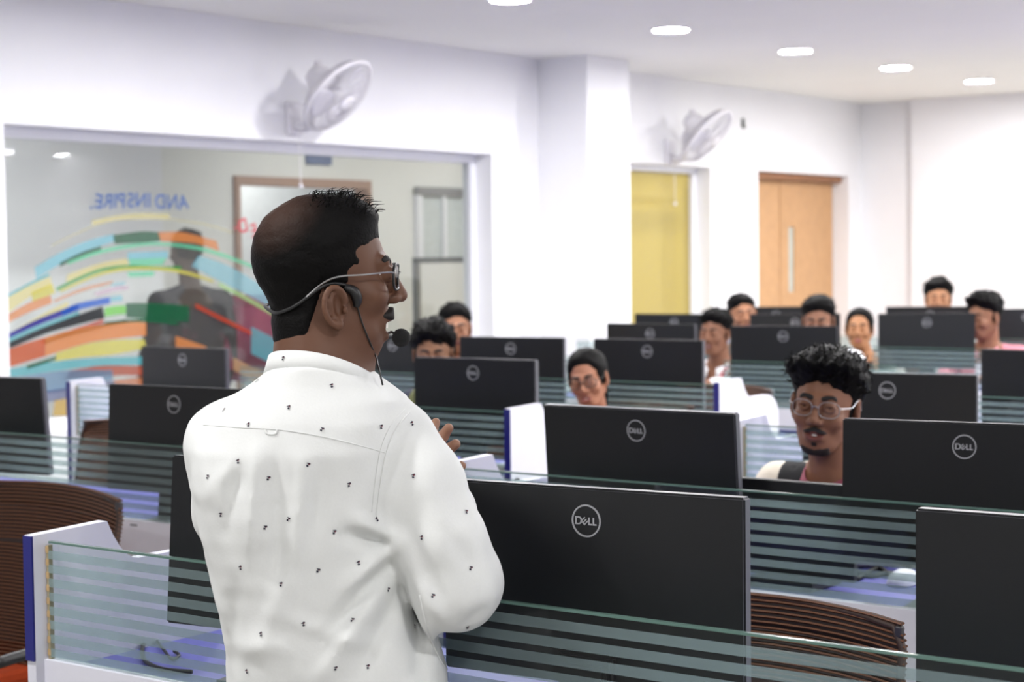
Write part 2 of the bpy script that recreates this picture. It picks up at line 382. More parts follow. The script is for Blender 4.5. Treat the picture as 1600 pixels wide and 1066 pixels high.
for x, y in ((-2.4, -.6), (.2, -.6)):  # unseen lamps added to brighten the lecturer's shirt
    ceiling_light(k, x, y, 'unseen round ceiling light added behind the camera to brighten the white shirt', M_lamp, group='ceiling lights outside the frame'); k += 1
for x, y in ((-6.95, 5.3), (-7.0, 4.4), (-7.4, 8.9), (-7.4, 10.6), (-7.4, 12.4)):  # first two are unseen extras added to brighten the corridor pier
    ceiling_light(k, x, y, 'unseen round ceiling light in the corridor beyond the window wall', M_lamp2, group='corridor ceiling lights'); k += 1
ceiling_light(k, CX-.5, 9.1, 'round ceiling light in the bright room beyond the corridor doorway', M_lamp2)

# ------------------------------------------------------------ desks
DZ_, GT, GB = .80, 1.02, .82                        # desk top, glass top, glass bottom
DD = .52
def panel_poly(y0):
    P = [(0, 0), (0, 1.035), (.15, 1.04)]
    P += [(.15+.012+.07*t, 1.04-.075*(1-(1-t)**2)) for t in (.0, .2, .4, .6, .8, 1)]
    P += [(.36, .965)]
    P += [(.36+.085*math.sin(a), .88+.085*math.cos(a)) for a in (.3, .6, .9, 1.2, 1.5)]
    P += [(.447, 0)]
    return [(y0+a, b) for a, b in P]
def desk_row(Y, x0, x1, label, left=False, right=False, strip_z=None):
    t = thing('workstation_desk', label, 'desk', (x0, Y, 0)); L = x1-x0
    obj('desktop', bx(0.022 if left else 0, L-(0.022 if right else 0), .012, DD, DZ_-.025, DZ_), M_desk, t, bevel=.003)
    obj('front_panel', bx(0.022 if left else 0, L, -.012, .012, .0, GB), M_panel, t)
    g = obj('glass_screen', bx(.03 if left else .0, L-(.03 if right else 0), -.004, .004, GB, GT), M_glass, t)
    ge = obj('polished_glass_edge', bx(.03 if left else .0, L-(.03 if right else 0), -.0042, .0042, GT, GT+.0035), M_gedge, g)
    for k in range(8):
        z1 = GT-.0125-k*.0241
        obj('frosted_band', bx(.03 if left else .0, L-(.03 if right else 0), -.0052, -.0044, z1-.0145, z1), M_frost, g)
    for flag, xx in ((left, 0), (right, L-.022)):
        if not flag: continue
        p = obj('end_panel', prism(bmesh.new(), panel_poly(-.03), 0, xx, xx+.022), M_panel, t)
        obj('edge_band', bx(xx, xx+.022, -.034, -.03, GB if Y < 2.5 else .0, 1.034), M_blue, p)
        if left and xx == 0:
            tp = obj('glass_edge_tape', bx(xx+.024, xx+.030, -.0045, .0045, GB, GT-.004), mat('dull glass end', (150, 140, 112), .5), g)
    if left:
        for k in range(9): pass
    n = max(2, int(L/1.3)+1)
    for i in range(n):
        x = .1+(L-.2)*i/(n-1)
        obj('support_leg', bx(x-.02, x+.02, .40, .44, 0, DZ_-.025), M_metal, t)
    if strip_z:
        obj('cable_rail', bx(strip_z[0]-x0, L, -.03, -.012, strip_z[1], strip_z[1]+.022), M_blue, t)
    return t
XR, XL = -2.49, -3.28                                # left end of the right block, right end of the left block
r1 = desk_row(1.97, XR, .7, 'nearest desk in front of the lecturer, striped glass screen and blue-edged white end panel', left=True)
for k in range(9):                                   # tan tape blocks showing at the end of the glass
    z = GB+.006+k*.0222
    obj('tape_block', bx(.0235, .031, -.0056, -.0044, z, z+.011), M_tape, r1)
desk_row(3.17, -2.545, 1.0, 'second right-hand desk with striped glass, behind the brown mesh chair on the right', left=True)
desk_row(3.17, -5.9, XL, 'second left-hand desk with striped glass, behind the brown chair at far left', right=True)
desk_row(4.40, -2.50, 1.2, 'third right-hand desk behind the student in the beige jacket', left=True)
desk_row(4.40, -4.43, -3.27, 'third left-hand desk with blue-edged end panel, messy-haired student behind it', right=True)
desk_row(4.58, -5.56, -4.45, 'far-left desk below the mural, blue-edged white panel at its left end', left=True)
desk_row(5.62, -2.46, 1.2, 'fourth right-hand desk at the right edge of the photo', left=True)
desk_row(5.68, -5.75, XL, 'fourth left-hand desk behind the woman in glasses, big white end panel on the aisle', right=True)
desk_row(6.98, -5.75, -4.16, 'fifth-row desk left of the boy with the red lanyard')
desk_row(6.98, -4.03, -3.2, 'fifth-row desk right of the boy with the red lanyard, striped glass above a brown chair', strip_z=(-3.775, .707))
desk_row(8.32, -5.75, -4.75, 'sixth-row desk in front of the yellow window')
desk_row(8.32, -3.94, -1.9, 'sixth-row desk with striped glass beside the woman in grey')
desk_row(9.35, -5.7, -1.6, 'rearmost desk, mostly hidden by monitors')

# ------------------------------------------------------------ monitors
MW, MH, MZ = .487, .283, .37                         # width, height, top above the desk
def letter_D(b, M):
    out = [(0, 0), (.45, 0)]+[(.45+.4*math.sin(a), .5-.5*math.cos(a)) for a in [math.pi*i/8 for i in range(1, 8)]]+[(.45, 1), (0, 1)]
    inn = [(.2, .17), (.45, .17)]+[(.45+.2*math.sin(a), .5-.33*math.cos(a)) for a in [math.pi*i/8 for i in range(1, 8)]]+[(.45, .83), (.2, .83)]
    A = [b.verts.new(M @ Vector((x, y, 0))) for x, y in out]; B = [b.verts.new(M @ Vector((x, y, 0))) for x, y in inn]
    n = len(A)
    for i in range(n): b.faces.new((A[i], A[(i+1) % n], B[(i+1) % n], B[i]))
def flat(b, M, rects):
    for x0, x1, y0, y1 in rects:
        b.faces.new([b.verts.new(M @ Vector(p)) for p in ((x0, y0, 0), (x1, y0, 0), (x1, y1, 0), (x0, y1, 0))])
def mon_protos():
    P = {}
    b = bx(-MW/2, MW/2, -.011, .011, -MH, 0)
    bmesh.ops.bevel(b, geom=list(b.edges), offset=.003, segments=2, affect='EDGES')
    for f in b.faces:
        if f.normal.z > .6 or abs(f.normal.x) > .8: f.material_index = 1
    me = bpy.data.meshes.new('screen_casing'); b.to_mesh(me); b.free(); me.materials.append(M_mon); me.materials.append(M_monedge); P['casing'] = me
    b = bx(-.045, .045, -.024, -.0105, -.275, -.235)
    bmesh.ops.bevel(b, geom=[e for e in b.edges if any(v.co.y < -.02 for v in e.verts)], offset=.005, segments=2, affect='EDGES')
    me = bpy.data.meshes.new('rear_housing'); b.to_mesh(me); b.free(); me.materials.append(M_mon); P['rear'] = me
    b = bx(-MW/2+.006, MW/2-.006, .0112, .0125, -MH+.012, -.006)
    me = bpy.data.meshes.new('display_panel'); b.to_mesh(me); b.free(); me.materials.append(M_screen); P['disp'] = me
    b = bmesh.new(); n = 36                          # emblem ring
    R = [[b.verts.new((q*math.sin(2*math.pi*k/n), y, q*math.cos(2*math.pi*k/n))) for k in range(n)] for q, y in ((.0236, 0), (.0233, -.0015), (.0212, -.0015), (.0209, 0))]
    for A, B in zip(R, R[1:]):
        for k in range(n): b.faces.new((A[k], A[(k+1) % n], B[(k+1) % n], B[k]))
    bmesh.ops.recalc_face_normals(b, faces=list(b.faces))
    me = bpy.data.meshes.new('emblem_ring'); b.to_mesh(me); b.free(); me.materials.append(M_logo); P['ring'] = me
    b = bmesh.new(); s = .0115
    B0 = Matrix(((1, 0, 0, 0), (0, 0, 1, -.001), (0, 1, 0, 0), (0, 0, 0, 1)))
    def T(x, z, rot=0, sx=1): return B0 @ Matrix.Translation((x, z, 0)) @ Matrix.Rotation(rad(rot), 4, 'Z') @ Matrix.Diagonal((s*sx, s, s, 1))
    letter_D(b, T(-.0176, -.0055, 0, 1.15))
    s = .0088
    flat(b, T(-.0026, -.0066, 45, 1.0), [(0, .2, 0, 1), (.2, 1.0, 0, .2), (.2, 1.0, .40, .60), (.2, 1.0, .80, 1)])
    s = .0110
    flat(b, T(.0036, -.0058), [(0, .22, 0, 1), (.22, .56, 0, .2)])
    flat(b, T(.0107, -.0058), [(0, .22, 0, 1), (.22, .56, 0, .2)])
    bmesh.ops.recalc_face_normals(b, faces=list(b.faces))
    r = bmesh.ops.extrude_face_region(b, geom=list(b.faces))
    for e in r['geom']:
        if isinstance(e, bmesh.types.BMVert): e.co.y -= .0006
    bmesh.ops.recalc_face_normals(b, faces=list(b.faces))
    me = bpy.data.meshes.new('emblem_lettering'); b.to_mesh(me); b.free(); me.materials.append(M_logo); P['text'] = me
    b = bmesh.new(); prism(b, [(-.035, -.25), (.035, -.25), (.045, -MZ+.02), (-.045, -MZ+.02)], 1, .012-.045, .030-.045)
    bmesh.ops.bevel(b, geom=list(b.edges), offset=.004, segments=2, affect='EDGES')
    me = bpy.data.meshes.new('stand_neck'); b.to_mesh(me); b.free(); me.materials.append(M_black); P['neck'] = me
    b = bx(-.11, .11, -.07, .10, -MZ, -MZ+.014); bmesh.ops.bevel(b, geom=list(b.edges), offset=.005, segments=2, affect='EDGES')
    me = bpy.data.meshes.new('stand_base'); b.to_mesh(me); b.free(); me.materials.append(M_black); P['base'] = me
    return P
PM = mon_protos()
def monitor(x, y, ang, label, tilt=0, top=1.17, w=1.0):
    t = thing('monitor', label, 'monitor', (x, y, DZ_), rad(ang), 'computer monitors on the desks')
    h = top-DZ_
    T = Matrix.Translation((0, 0, h)) @ Matrix.Translation((0, 0, -MH/2)) @ Matrix.Rotation(rad(tilt), 4, 'X') @ Matrix.Translation((0, 0, MH/2))
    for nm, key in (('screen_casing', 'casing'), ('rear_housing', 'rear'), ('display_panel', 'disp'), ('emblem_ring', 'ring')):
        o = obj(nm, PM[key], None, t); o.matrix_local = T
        if key == 'ring':
            o.matrix_local = T @ Matrix.Translation((0, -.0108, -.047))
            q = obj('emblem_lettering', PM['text'], None, o); q['label'] = 'raised silver letters inside the emblem ring'
    o = obj('stand_neck', PM['neck'], None, t); o.location.z = h
    o = obj('stand_base', PM['base'], None, t); o.location.z = MZ
    return t
L = 'black monitor back '
monitor(-1.436, 2.106, 5.7, L+'largest in the photo, just right of the lecturer\'s elbow')
monitor(-2.035, 2.115, 8, L+'half hidden behind the lecturer\'s left side', tilt=-5)
monitor(-.717, 2.17, 2.5, L+'cut off at the lower right corner of the photo')
monitor(-4.372, 3.272, 9, L+'cut off at the left edge of the photo', tilt=5)
monitor(-3.514, 3.232, 3, L+'in front of the mural, left of the lecturer', tilt=-3)
monitor(-2.09, 3.262, .4, L+'in front of the white panel beside the woman in glasses', tilt=4)
monitor(-1.363, 3.285, 7.9, L+'covering the left cheek of the student in the beige jacket', tilt=-2)
monitor(-3.584, 4.60, 2, L+'hiding the face of the messy-haired student')
monitor(-2.10, 4.53, 8, L+'behind the beige-jacketed student\'s ear')
monitor(-5.055, 4.70, -3, L+'small in front of the mural figures, topmost at left')
monitor(-3.76, 5.93, 3.2, L+'right behind the woman in glasses')
monitor(-4.388, 5.88, 7.9, L+'beside the boy with his hand at his mouth, before the white wall')
monitor(-5.02, 5.88, 4, L+'mostly hidden by the lecturer\'s microphone and face')
monitor(-2.10, 5.79, 0, L+'at the right edge, below the boy in the pink shirt')
monitor(-4.60, 7.28, 2, L+'between the yellow window and the red-lanyard boy')
monitor(-3.879, 7.26, 18, L+'facing the camera, right of the boy with the red lanyard')
monitor(-5.40, 8.80, 10, L+'directly under the yellow window', top=1.16)
monitor(-4.60, 8.74, 32, L+'under the wooden door, the nearer of the two there')
monitor(-3.768, 8.58, 33, L+'between the woman in grey and the boy in pink', top=1.186)
monitor(-5.17, 9.58, 34, L+'under the wooden door, the farther of the two there', top=1.18)
monitor(-4.16, 9.52, 30, L+'behind the woman in grey, below the boy by the back wall', top=1.19)
monitor(-3.601, 9.52, 30, L+'at the right edge behind the boy in the pink shirt', top=1.183)
bs = thing('low_black_screen', 'low plain black screen between two monitors, in front of the student in the beige jacket', 'screen', (-1.78, 3.36, DZ_))
obj('screen_casing', bx(-.15, .15, -.01, .01, .02, .222), M_black, bs, bevel=.003)
obj('stand_foot', bx(-.08, .08, -.06, .08, 0, .02), M_black, bs, bevel=.004)

# ------------------------------------------------------------ chairs
def chair_proto():
    t = thing('mesh_chair', '', 'chair')
    def ring(z, wd, dy): return z, wd, dy
    prof = [(.50, .19, .0), (.60, .225, .02), (.72, .24, .035), (.84, .238, .055), (.90, .236, .07), (.93, .228, .075)]
    def curve(x, wd): return .055*(x/wd)**2        # sides wrap forward; local back is +y
    b = bmesh.new(); pts = []
    for z, wd, dy in prof: pts.append(Vector((wd, .22+dy-.05, z)))
    top = []
    for i in range(9):
        x = .22-.055*i; top.append(Vector((x, .22+.078-.05*(abs(x)/.22)**2, .932+.012*(1-(x/.22)**2))))
    left = [Vector((-p.x, p.y, p.z)) for p in pts[::-1]]
    bot = [Vector((-.1, .20, .48)), Vector((.1, .20, .48))]
    tube(b, pts[:-1]+top+left[1:]+bot, .0068, 8, closed=True)
    obj('back_frame', b, M_chairframe, t, smooth=True)
    b = bmesh.new(); grid = []
    for j in range(25):
        z = .50+.43*j/24
        wd = np.interp(z, [p[0] for p in prof], [p[1] for p in prof]); dy = np.interp(z, [p[0] for p in prof], [p[2] for p in prof])
        grid.append([b.verts.new((wd*u, .22+dy-.05*u*u, z)) for u in np.linspace(-1, 1, 9)])
    for A, B in zip(grid, grid[1:]):
        for k in range(8): b.faces.new((A[k], A[k+1], B[k+1], B[k]))
    mb = obj('mesh_back', b, glassy('see-through brown mesh', (.45, .4, .37), film=(44, 28, 21), film_a=.84, refl=0), t, smooth=True)
    b = bmesh.new()
    for j in range(50):
        z = .503+.436*j/49
        wd = np.interp(z, [p[0] for p in prof], [p[1] for p in prof]); dy = np.interp(z, [p[0] for p in prof], [p[2] for p in prof])
        for s in (.0045, -.0045):
            tube(b, [((wd+.006)*u, .22+dy-.05*u*u+s, z+(.010*(1-u*u) if z > .8 else 0)) for u in np.linspace(-1, 1, 9)], .0023, 4)
    c = obj('mesh_cord', b, M_cord, mb); c['kind'] = 'stuff'
    b = bmesh.new()
    for z0_, z1_ in ((.886, .941),):
        G = [[b.verts.new(((np.interp(z, [p[0] for p in prof], [p[1] for p in prof])+.004)*u, .22+np.interp(z, [p[0] for p in prof], [p[2] for p in prof])-.05*u*u, z+.010*(1-u*u))) for u in np.linspace(-1, 1, 9)] for z in np.linspace(z0_, z1_, 4)]
        for A, B in zip(G, G[1:]):
            for k in range(8): b.faces.new((A[k], A[k+1], B[k+1], B[k]))
    hb = obj('top_band', b, mat('dark brown band', (34, 21, 16), .7), t, smooth=True); so = hb.modifiers.new('thick', 'SOLIDIFY'); so.thickness = .005; so.offset = 0
    for s in (-1, 1): obj('corner_cap', bx(s*.229-.006, s*.229+.006, .238, .252, .916, .936), mat('dark grey cap', (52, 50, 54), .4), t, bevel=.003)
    b = bmesh.new(); box(b, -.23, .23, -.22, .21, .40, .455); bmesh.ops.bevel(b, geom=list(b.edges), offset=.02, segments=3, affect='EDGES')
    obj('seat', b, M_brown, t, smooth=True)
    obj('back_support', tube(bmesh.new(), spline([(0, .1, .40), (0, .24, .42), (0, .262, .55), (0, .275, .70)]), .018, 8), M_black, t, smooth=True)
    for s in (-1, 1):
        obj('armrest', tube(bmesh.new(), spline([(s*.24, .1, .42), (s*.265, .1, .60), (s*.265, .0, .64), (s*.265, -.12, .635)]), .013, 8), M_black, t, smooth=True)
    obj('gas_column', tube(bmesh.new(), [(0, 0, .08), (0, 0, .40)], .025, 12), M_metal, t, smooth=True)
    for k in range(5):
        a = 2*math.pi*k/5+.3
        lg = obj('leg', tube(bmesh.new(), [(0, 0, .1), (.27*math.cos(a), .27*math.sin(a), .06)], [.022, .014], 8), M_black, t)
        obj('caster', lathe(bmesh.new(), [(.015, -.018), (.027, -.012), (.027, .012), (.015, .018)], 12, Matrix.Translation((.27*math.cos(a), .27*math.sin(a), .029)) @ Matrix.Rotation(math.pi/2, 4, 'X')), M_black, lg)
    return t
CH = chair_proto(); ch_used = [False]
def chair(x, y, rz, label):
    if not ch_used[0]:
        ch_used[0] = True; CH.location = (x, y, 0); CH.rotation_euler = (0, 0, rad(rz)); CH['label'] = label; CH['group'] = 'brown mesh office chairs'; return CH
    return dup(CH, (x, y, 0), rad(rz), label, 'brown mesh office chairs')
c = chair(-1.43, 2.36, 0, 'empty brown striped mesh chair between the largest monitor and the corner monitor')
c.scale = (1.05, 1, .975)
c = chair(-3.50, 2.53, -4, 'empty dark brown mesh chair at the left edge, behind the blue-edged end panel')
c.scale = (1.28, 1, 1.01)
chair(-3.80, 6.30, -8, 'brown chair whose top shows above the big white end panel in the aisle')
chair(-4.00, 3.90, 0, 'brown chair glimpsed between the two monitors at far left, through striped glass')
chair(-4.72, 3.92, 5, 'empty brown chair behind the monitor cut by the left edge')
chair(-3.62, 3.92, -5, 'empty brown chair behind the monitor in front of the mural')

# ------------------------------------------------------------ wall fans
def fan(y, zc, label, base):
    t = thing('wall_fan', label, 'fan', (XW, y, zc))
    R_ = .215
    n = (rgt0*.66-Vector((0, 0, 1))*.66-Vector((fwd.x, fwd.y, 0)).normalized()*.30).normalized()
    c = Vector((.30, base, .015)); u = n.cross(Vector((0, 0, 1))).normalized(); v = n.cross(u)
    Mf = Matrix(((u.x, v.x, n.x, c.x), (u.y, v.y, n.y, c.y), (u.z, v.z, n.z, c.z), (0, 0, 0, 1)))
    obj('wall_plate', bx(0, .03, -.055, .055, -.17, .0), M_fan, t, bevel=.01)
    obj('bracket', tube(bmesh.new(), spline([(.03, 0, -.12), (.10, 0, -.13), (.14, 0, -.06), (.13, base*.4, .02), tuple(c-n*.13)]), .026, 10), M_fan, t, smooth=True)
    mh = obj('motor_housing', lathe(bmesh.new(), [(.02, -.20), (.055, -.185), (.07, -.14), (.07, -.09), (.05, -.06), (.03, -.055)], 20, Mf), M_fan, t, smooth=True)
    obj('oscillation_knob', lathe(bmesh.new(), [(.022, -.02), (.022, .012), (.012, .02)], 12, Matrix.Translation(c-n*.15+Vector((0, 0, .06)))), M_fan, mh, smooth=True)
    b = bmesh.new(); ring = lambda r, z: [Mf @ Vector((r*math.cos(2*math.pi*k/40), r*math.sin(2*math.pi*k/40), z)) for k in range(40)]
    tube(b, ring(R_, .0), .012, 8, closed=True); g = obj('cage_rim', b, M_fan, t, smooth=True)
    b = bmesh.new()
    for k in range(72):
        a = 2*math.pi*k/72; ca, sa = math.cos(a), math.sin(a)
        tube(b, [Mf @ Vector((q*ca, q*sa, z)) for q, z in ((.045, .062), (.12, .058), (.19, .035), (R_, 0))], .0016, 4, cap=False)
        tube(b, [Mf @ Vector((q*ca, q*sa, z)) for q, z in ((.06, -.075), (.13, -.07), (.19, -.045), (R_, 0))], .0016, 4, cap=False)
    for q, z in ((.10, .0595), (.15, .050)): tube(b, ring(q, z), .0018, 4, closed=True)
    o = obj('cage_wire', b, M_fanw, t); o['kind'] = 'stuff'
    obj('cage_badge', lathe(bmesh.new(), [(.046, .056), (.046, .064), (.03, .068)], 20, Mf), M_fan, t, smooth=True)
    hub = obj('hub', lathe(bmesh.new(), [(.035, -.03), (.038, .02), (.02, .038)], 16, Mf), M_fan, t, smooth=True)
    for k in range(3):
        b = bmesh.new(); P = []
        for i, r in enumerate((.03, .07, .12, .165, .19)):
            wd = (.035, .10, .145, .15, .11)[i]; tw = .5-.25*i/4
            P.append([b.verts.new(Mf @ (Matrix.Rotation(2*math.pi*k/3+.4, 4, 'Z') @ Vector((r, s*wd/2, s*wd/2*tw)))) for s in (-1, -.5, 0, .5, 1)])
        for A, B in zip(P, P[1:]):
            for j in range(4): b.faces.new((A[j], A[j+1], B[j+1], B[j]))
        bl = obj('blade', b, mat('translucent white blade', (214, 212, 222), .3), t, smooth=True)
        so = bl.modifiers.new('thick', 'SOLIDIFY'); so.thickness = .003
    obj('pull_cord', tube(bmesh.new(), [(.05, .0, -.16), (.052, .0, -.30), (.05, .005, -.42)], .0022, 5), M_fan, t)
    obj('cord_bead', lathe(bmesh.new(), [(.003, -.012), (.011, -.006), (.011, .006), (.003, .012)], 10, Matrix.Translation((.05, .005, -.43))), M_fan, t, smooth=True)
fan(6.72, 2.30, 'white wall fan above the big window, the larger and nearer of the two', .02)
fan(10.36, 2.27, 'white wall fan above the yellow window, the smaller and farther of the two', .02)
o = thing('wall_hook', 'small dark fitting on the white wall right of the farther fan', 'fitting', (XW, 11.374, 2.425))
obj('plate', bx(0, .012, -.016, .016, -.02, .045), mat('dark green fitting', (52, 60, 44), .5), o, bevel=.004)
obj('hook', tube(bmesh.new(), spline([(.01, 0, 0), (.018, 0, -.012), (.016, 0, -.03)]), .006, 8), MATS['dark green fitting'], o, smooth=True)
o = obj('wall_notice', bx(XW, XW+.002, 11.24, 11.44, 1.42, 1.60), mat('off white paper', (236, 236, 238), .6))
setp(o, 'plain pale paper on the white wall left of the wooden door', 'paper')

# ------------------------------------------------------------ implicit surfaces (people)
def surface_nets(xs, ys, zs, F):
    S = F < 0; nx, ny, nz = F.shape
    cnt = np.zeros((nx-1, ny-1, nz-1), np.int8)
    for i in (0, 1):
        for j in (0, 1):
            for k in (0, 1): cnt += S[i:nx-1+i, j:ny-1+j, k:nz-1+k]
    act = (cnt > 0) & (cnt < 8); I, J, K = np.nonzero(act); n = len(I)
    if n == 0: return np.zeros((0, 3)), np.zeros((0, 4), int)
    idx = -np.ones(act.shape, np.int64); idx[I, J, K] = np.arange(n)
    acc = np.zeros((n, 3)); c = np.zeros(n)
    for ax in range(3):
        for a in (0, 1):
            for b_ in (0, 1):
                o0 = [0, 0, 0]; oth = [q for q in range(3) if q != ax]; o0[oth[0]] = a; o0[oth[1]] = b_; o1 = list(o0); o1[ax] = 1
                A = (I+o0[0], J+o0[1], K+o0[2]); B = (I+o1[0], J+o1[1], K+o1[2])
                fa, fb = F[A], F[B]; m = (fa < 0) != (fb < 0); t = np.where(m, fa/(fa-fb+1e-12), 0)
                pa = np.stack([xs[A[0]], ys[A[1]], zs[A[2]]], 1); pb = np.stack([xs[B[0]], ys[B[1]], zs[B[2]]], 1)
                acc += np.where(m[:, None], pa+(pb-pa)*t[:, None], 0); c += m
    V = acc/np.maximum(c, 1)[:, None]; Q = []
    for ax in range(3):
        sl0 = [slice(1, -1)]*3; sl1 = [slice(1, -1)]*3
        sl0[ax] = slice(0, -1); sl1[ax] = slice(1, None)
        a, b_ = S[tuple(sl0)], S[tuple(sl1)]
        e = np.argwhere(a != b_)
        if len(e) == 0: continue
        inside = a[tuple(e.T)]
        for q in range(3):
            if q != ax: e[:, q] += 1
        o1, o2 = [(1, 2), (2, 0), (0, 1)][ax]
        def cell(d1, d2):
            f = e.copy(); f[:, o1] -= d1; f[:, o2] -= d2; return idx[tuple(f.T)]
        q4 = np.stack([cell(1, 1), cell(0, 1), cell(0, 0), cell(1, 0)], 1)
        q4[~inside] = q4[~inside][:, ::-1]; Q.append(q4)
    Q = np.concatenate(Q); Q = Q[(Q >= 0).all(1)]
    return V, Q
class Field:
    def __init__(s, xs, ys, zs):
        s.xs, s.ys, s.zs = (np.asarray(a, np.float32) for a in (xs, ys, zs)); s.F = np.full((len(xs), len(ys), len(zs)), 1.0, np.float32)
    def sub(s, lo, hi, pad):
        r = []
        for a, l, h in zip((s.xs, s.ys, s.zs), lo, hi):
            i0 = max(0, np.searchsorted(a, l-pad)-1); i1 = min(len(a), np.searchsorted(a, h+pad)+1); r.append(slice(i0, i1))
        return tuple(r), s.xs[r[0]][:, None, None], s.ys[r[1]][None, :, None], s.zs[r[2]][None, None, :]
    def comb(s, sl, d, k, op):
        A = s.F[sl]
        if op == 'sub': d = -d
        if k > 0:
            if op == 'add': h = np.clip(.5+.5*(A-d)/k, 0, 1); s.F[sl] = A+(d-A)*h-k*h*(1-h)
            else: h = np.clip(.5-.5*(A-d)/k, 0, 1); s.F[sl] = A+(d-A)*h+k*h*(1-h)
        else: s.F[sl] = np.minimum(A, d) if op == 'add' else np.maximum(A, d)
    def ell(s, c, r, R=None, k=.01, op='add'):
        c = np.asarray(c, float); r = np.asarray(r, float); m = np.max(r) if R is not None else r
        sl, X, Y, Z = s.sub(c-m, c+m, k+.03)
        if s.F[sl].size == 0: return
        x, y, z = X-c[0], Y-c[1], Z-c[2]
        if R is not None:
            R = np.asarray(R); x, y, z = R[0, 0]*x+R[1, 0]*y+R[2, 0]*z, R[0, 1]*x+R[1, 1]*y+R[2, 1]*z, R[0, 2]*x+R[1, 2]*y+R[2, 2]*z
        k0 = np.sqrt((x/r[0])**2+(y/r[1])**2+(z/r[2])**2); k1 = np.sqrt((x/r[0]**2)**2+(y/r[1]**2)**2+(z/r[2]**2)**2)+1e-9
        s.comb(sl, (k0*(k0-1)/k1).astype(np.float32), k, op)
    def cap(s, a, b, ra, rb=None, k=.01, op='add'):
        rb = ra if rb is None else rb; a = np.asarray(a, float); b = np.asarray(b, float); m = max(ra, rb)
        sl, X, Y, Z = s.sub(np.minimum(a, b)-m, np.maximum(a, b)+m, k+.03)
        if s.F[sl].size == 0: return
        d = b-a; L2 = float(d @ d)+1e-12
        t = np.clip(((X-a[0])*d[0]+(Y-a[1])*d[1]+(Z-a[2])*d[2])/L2, 0, 1)
        q = np.sqrt((X-a[0]-t*d[0])**2+(Y-a[1]-t*d[1])**2+(Z-a[2]-t*d[2])**2)-(ra+(rb-ra)*t)
        s.comb(sl, q.astype(np.float32), k, op)
    def mesh(s): return surface_nets(s.xs, s.ys, s.zs, s.F)
    def P(s): return s.xs[:, None, None], s.ys[None, :, None], s.zs[None, None, :]
def np_mesh(name, parts, m, parent, sm=2, xf=None):
    """parts: list of (V,Q[,material index])"""
    Vs, Qs, n, mi = [], [], 0, []
    for p in parts:
        Vs.append(p[0]); Qs.append(p[1]+n); n += len(p[0]); mi += [p[2] if len(p) > 2 else 0]*len(p[1])
    V = np.concatenate(Vs); Q = np.concatenate(Qs)
    if sm and len(Q):
        for _ in range(sm):
            s_ = np.zeros_like(V); c_ = np.zeros(len(V))
            for i in range(4):
                a, b = Q[:, i], Q[:, (i+1) % 4]
                np.add.at(s_, a, V[b]); np.add.at(c_, a, 1)
            V = V*.4+.6*s_/np.maximum(c_, 1)[:, None]
    if xf is not None: V = V @ np.asarray(xf[0]).T+np.asarray(xf[1])
    me = bpy.data.meshes.new(name)
    me.vertices.add(len(V)); me.vertices.foreach_set('co', V.astype(np.float32).ravel())
    me.loops.add(len(Q)*4); me.loops.foreach_set('vertex_index', Q.astype(np.int32).ravel())
    me.polygons.add(len(Q)); me.polygons.foreach_set('loop_start', np.arange(len(Q), dtype=np.int32)*4)
    for x in (m if isinstance(m, (list, tuple)) else [m]): me.materials.append(x)
    me.polygons.foreach_set('material_index', np.array(mi, np.int32)); me.polygons.foreach_set('use_smooth', np.ones(len(Q), bool))
    me.update(calc_edges=True); me.validate()
    return link(bpy.data.objects.new(name, me), parent)
def rot(yaw=0, pitch=0, roll=0):
    """head frame: x forward, y left, z up.  pitch>0 looks up, roll>0 tips towards its own right"""
    cy, sy, cp, sp, cr, sr = math.cos(yaw), math.sin(yaw), math.cos(pitch), math.sin(pitch), math.cos(roll), math.sin(roll)
    Rz = np.array([[cy, -sy, 0], [sy, cy, 0], [0, 0, 1]]); Ry = np.array([[cp, 0, -sp], [0, 1, 0], [sp, 0, cp]]); Rx = np.array([[1, 0, 0], [0, cr, -sr], [0, sr, cr]])
    return Rz @ Ry @ Rx
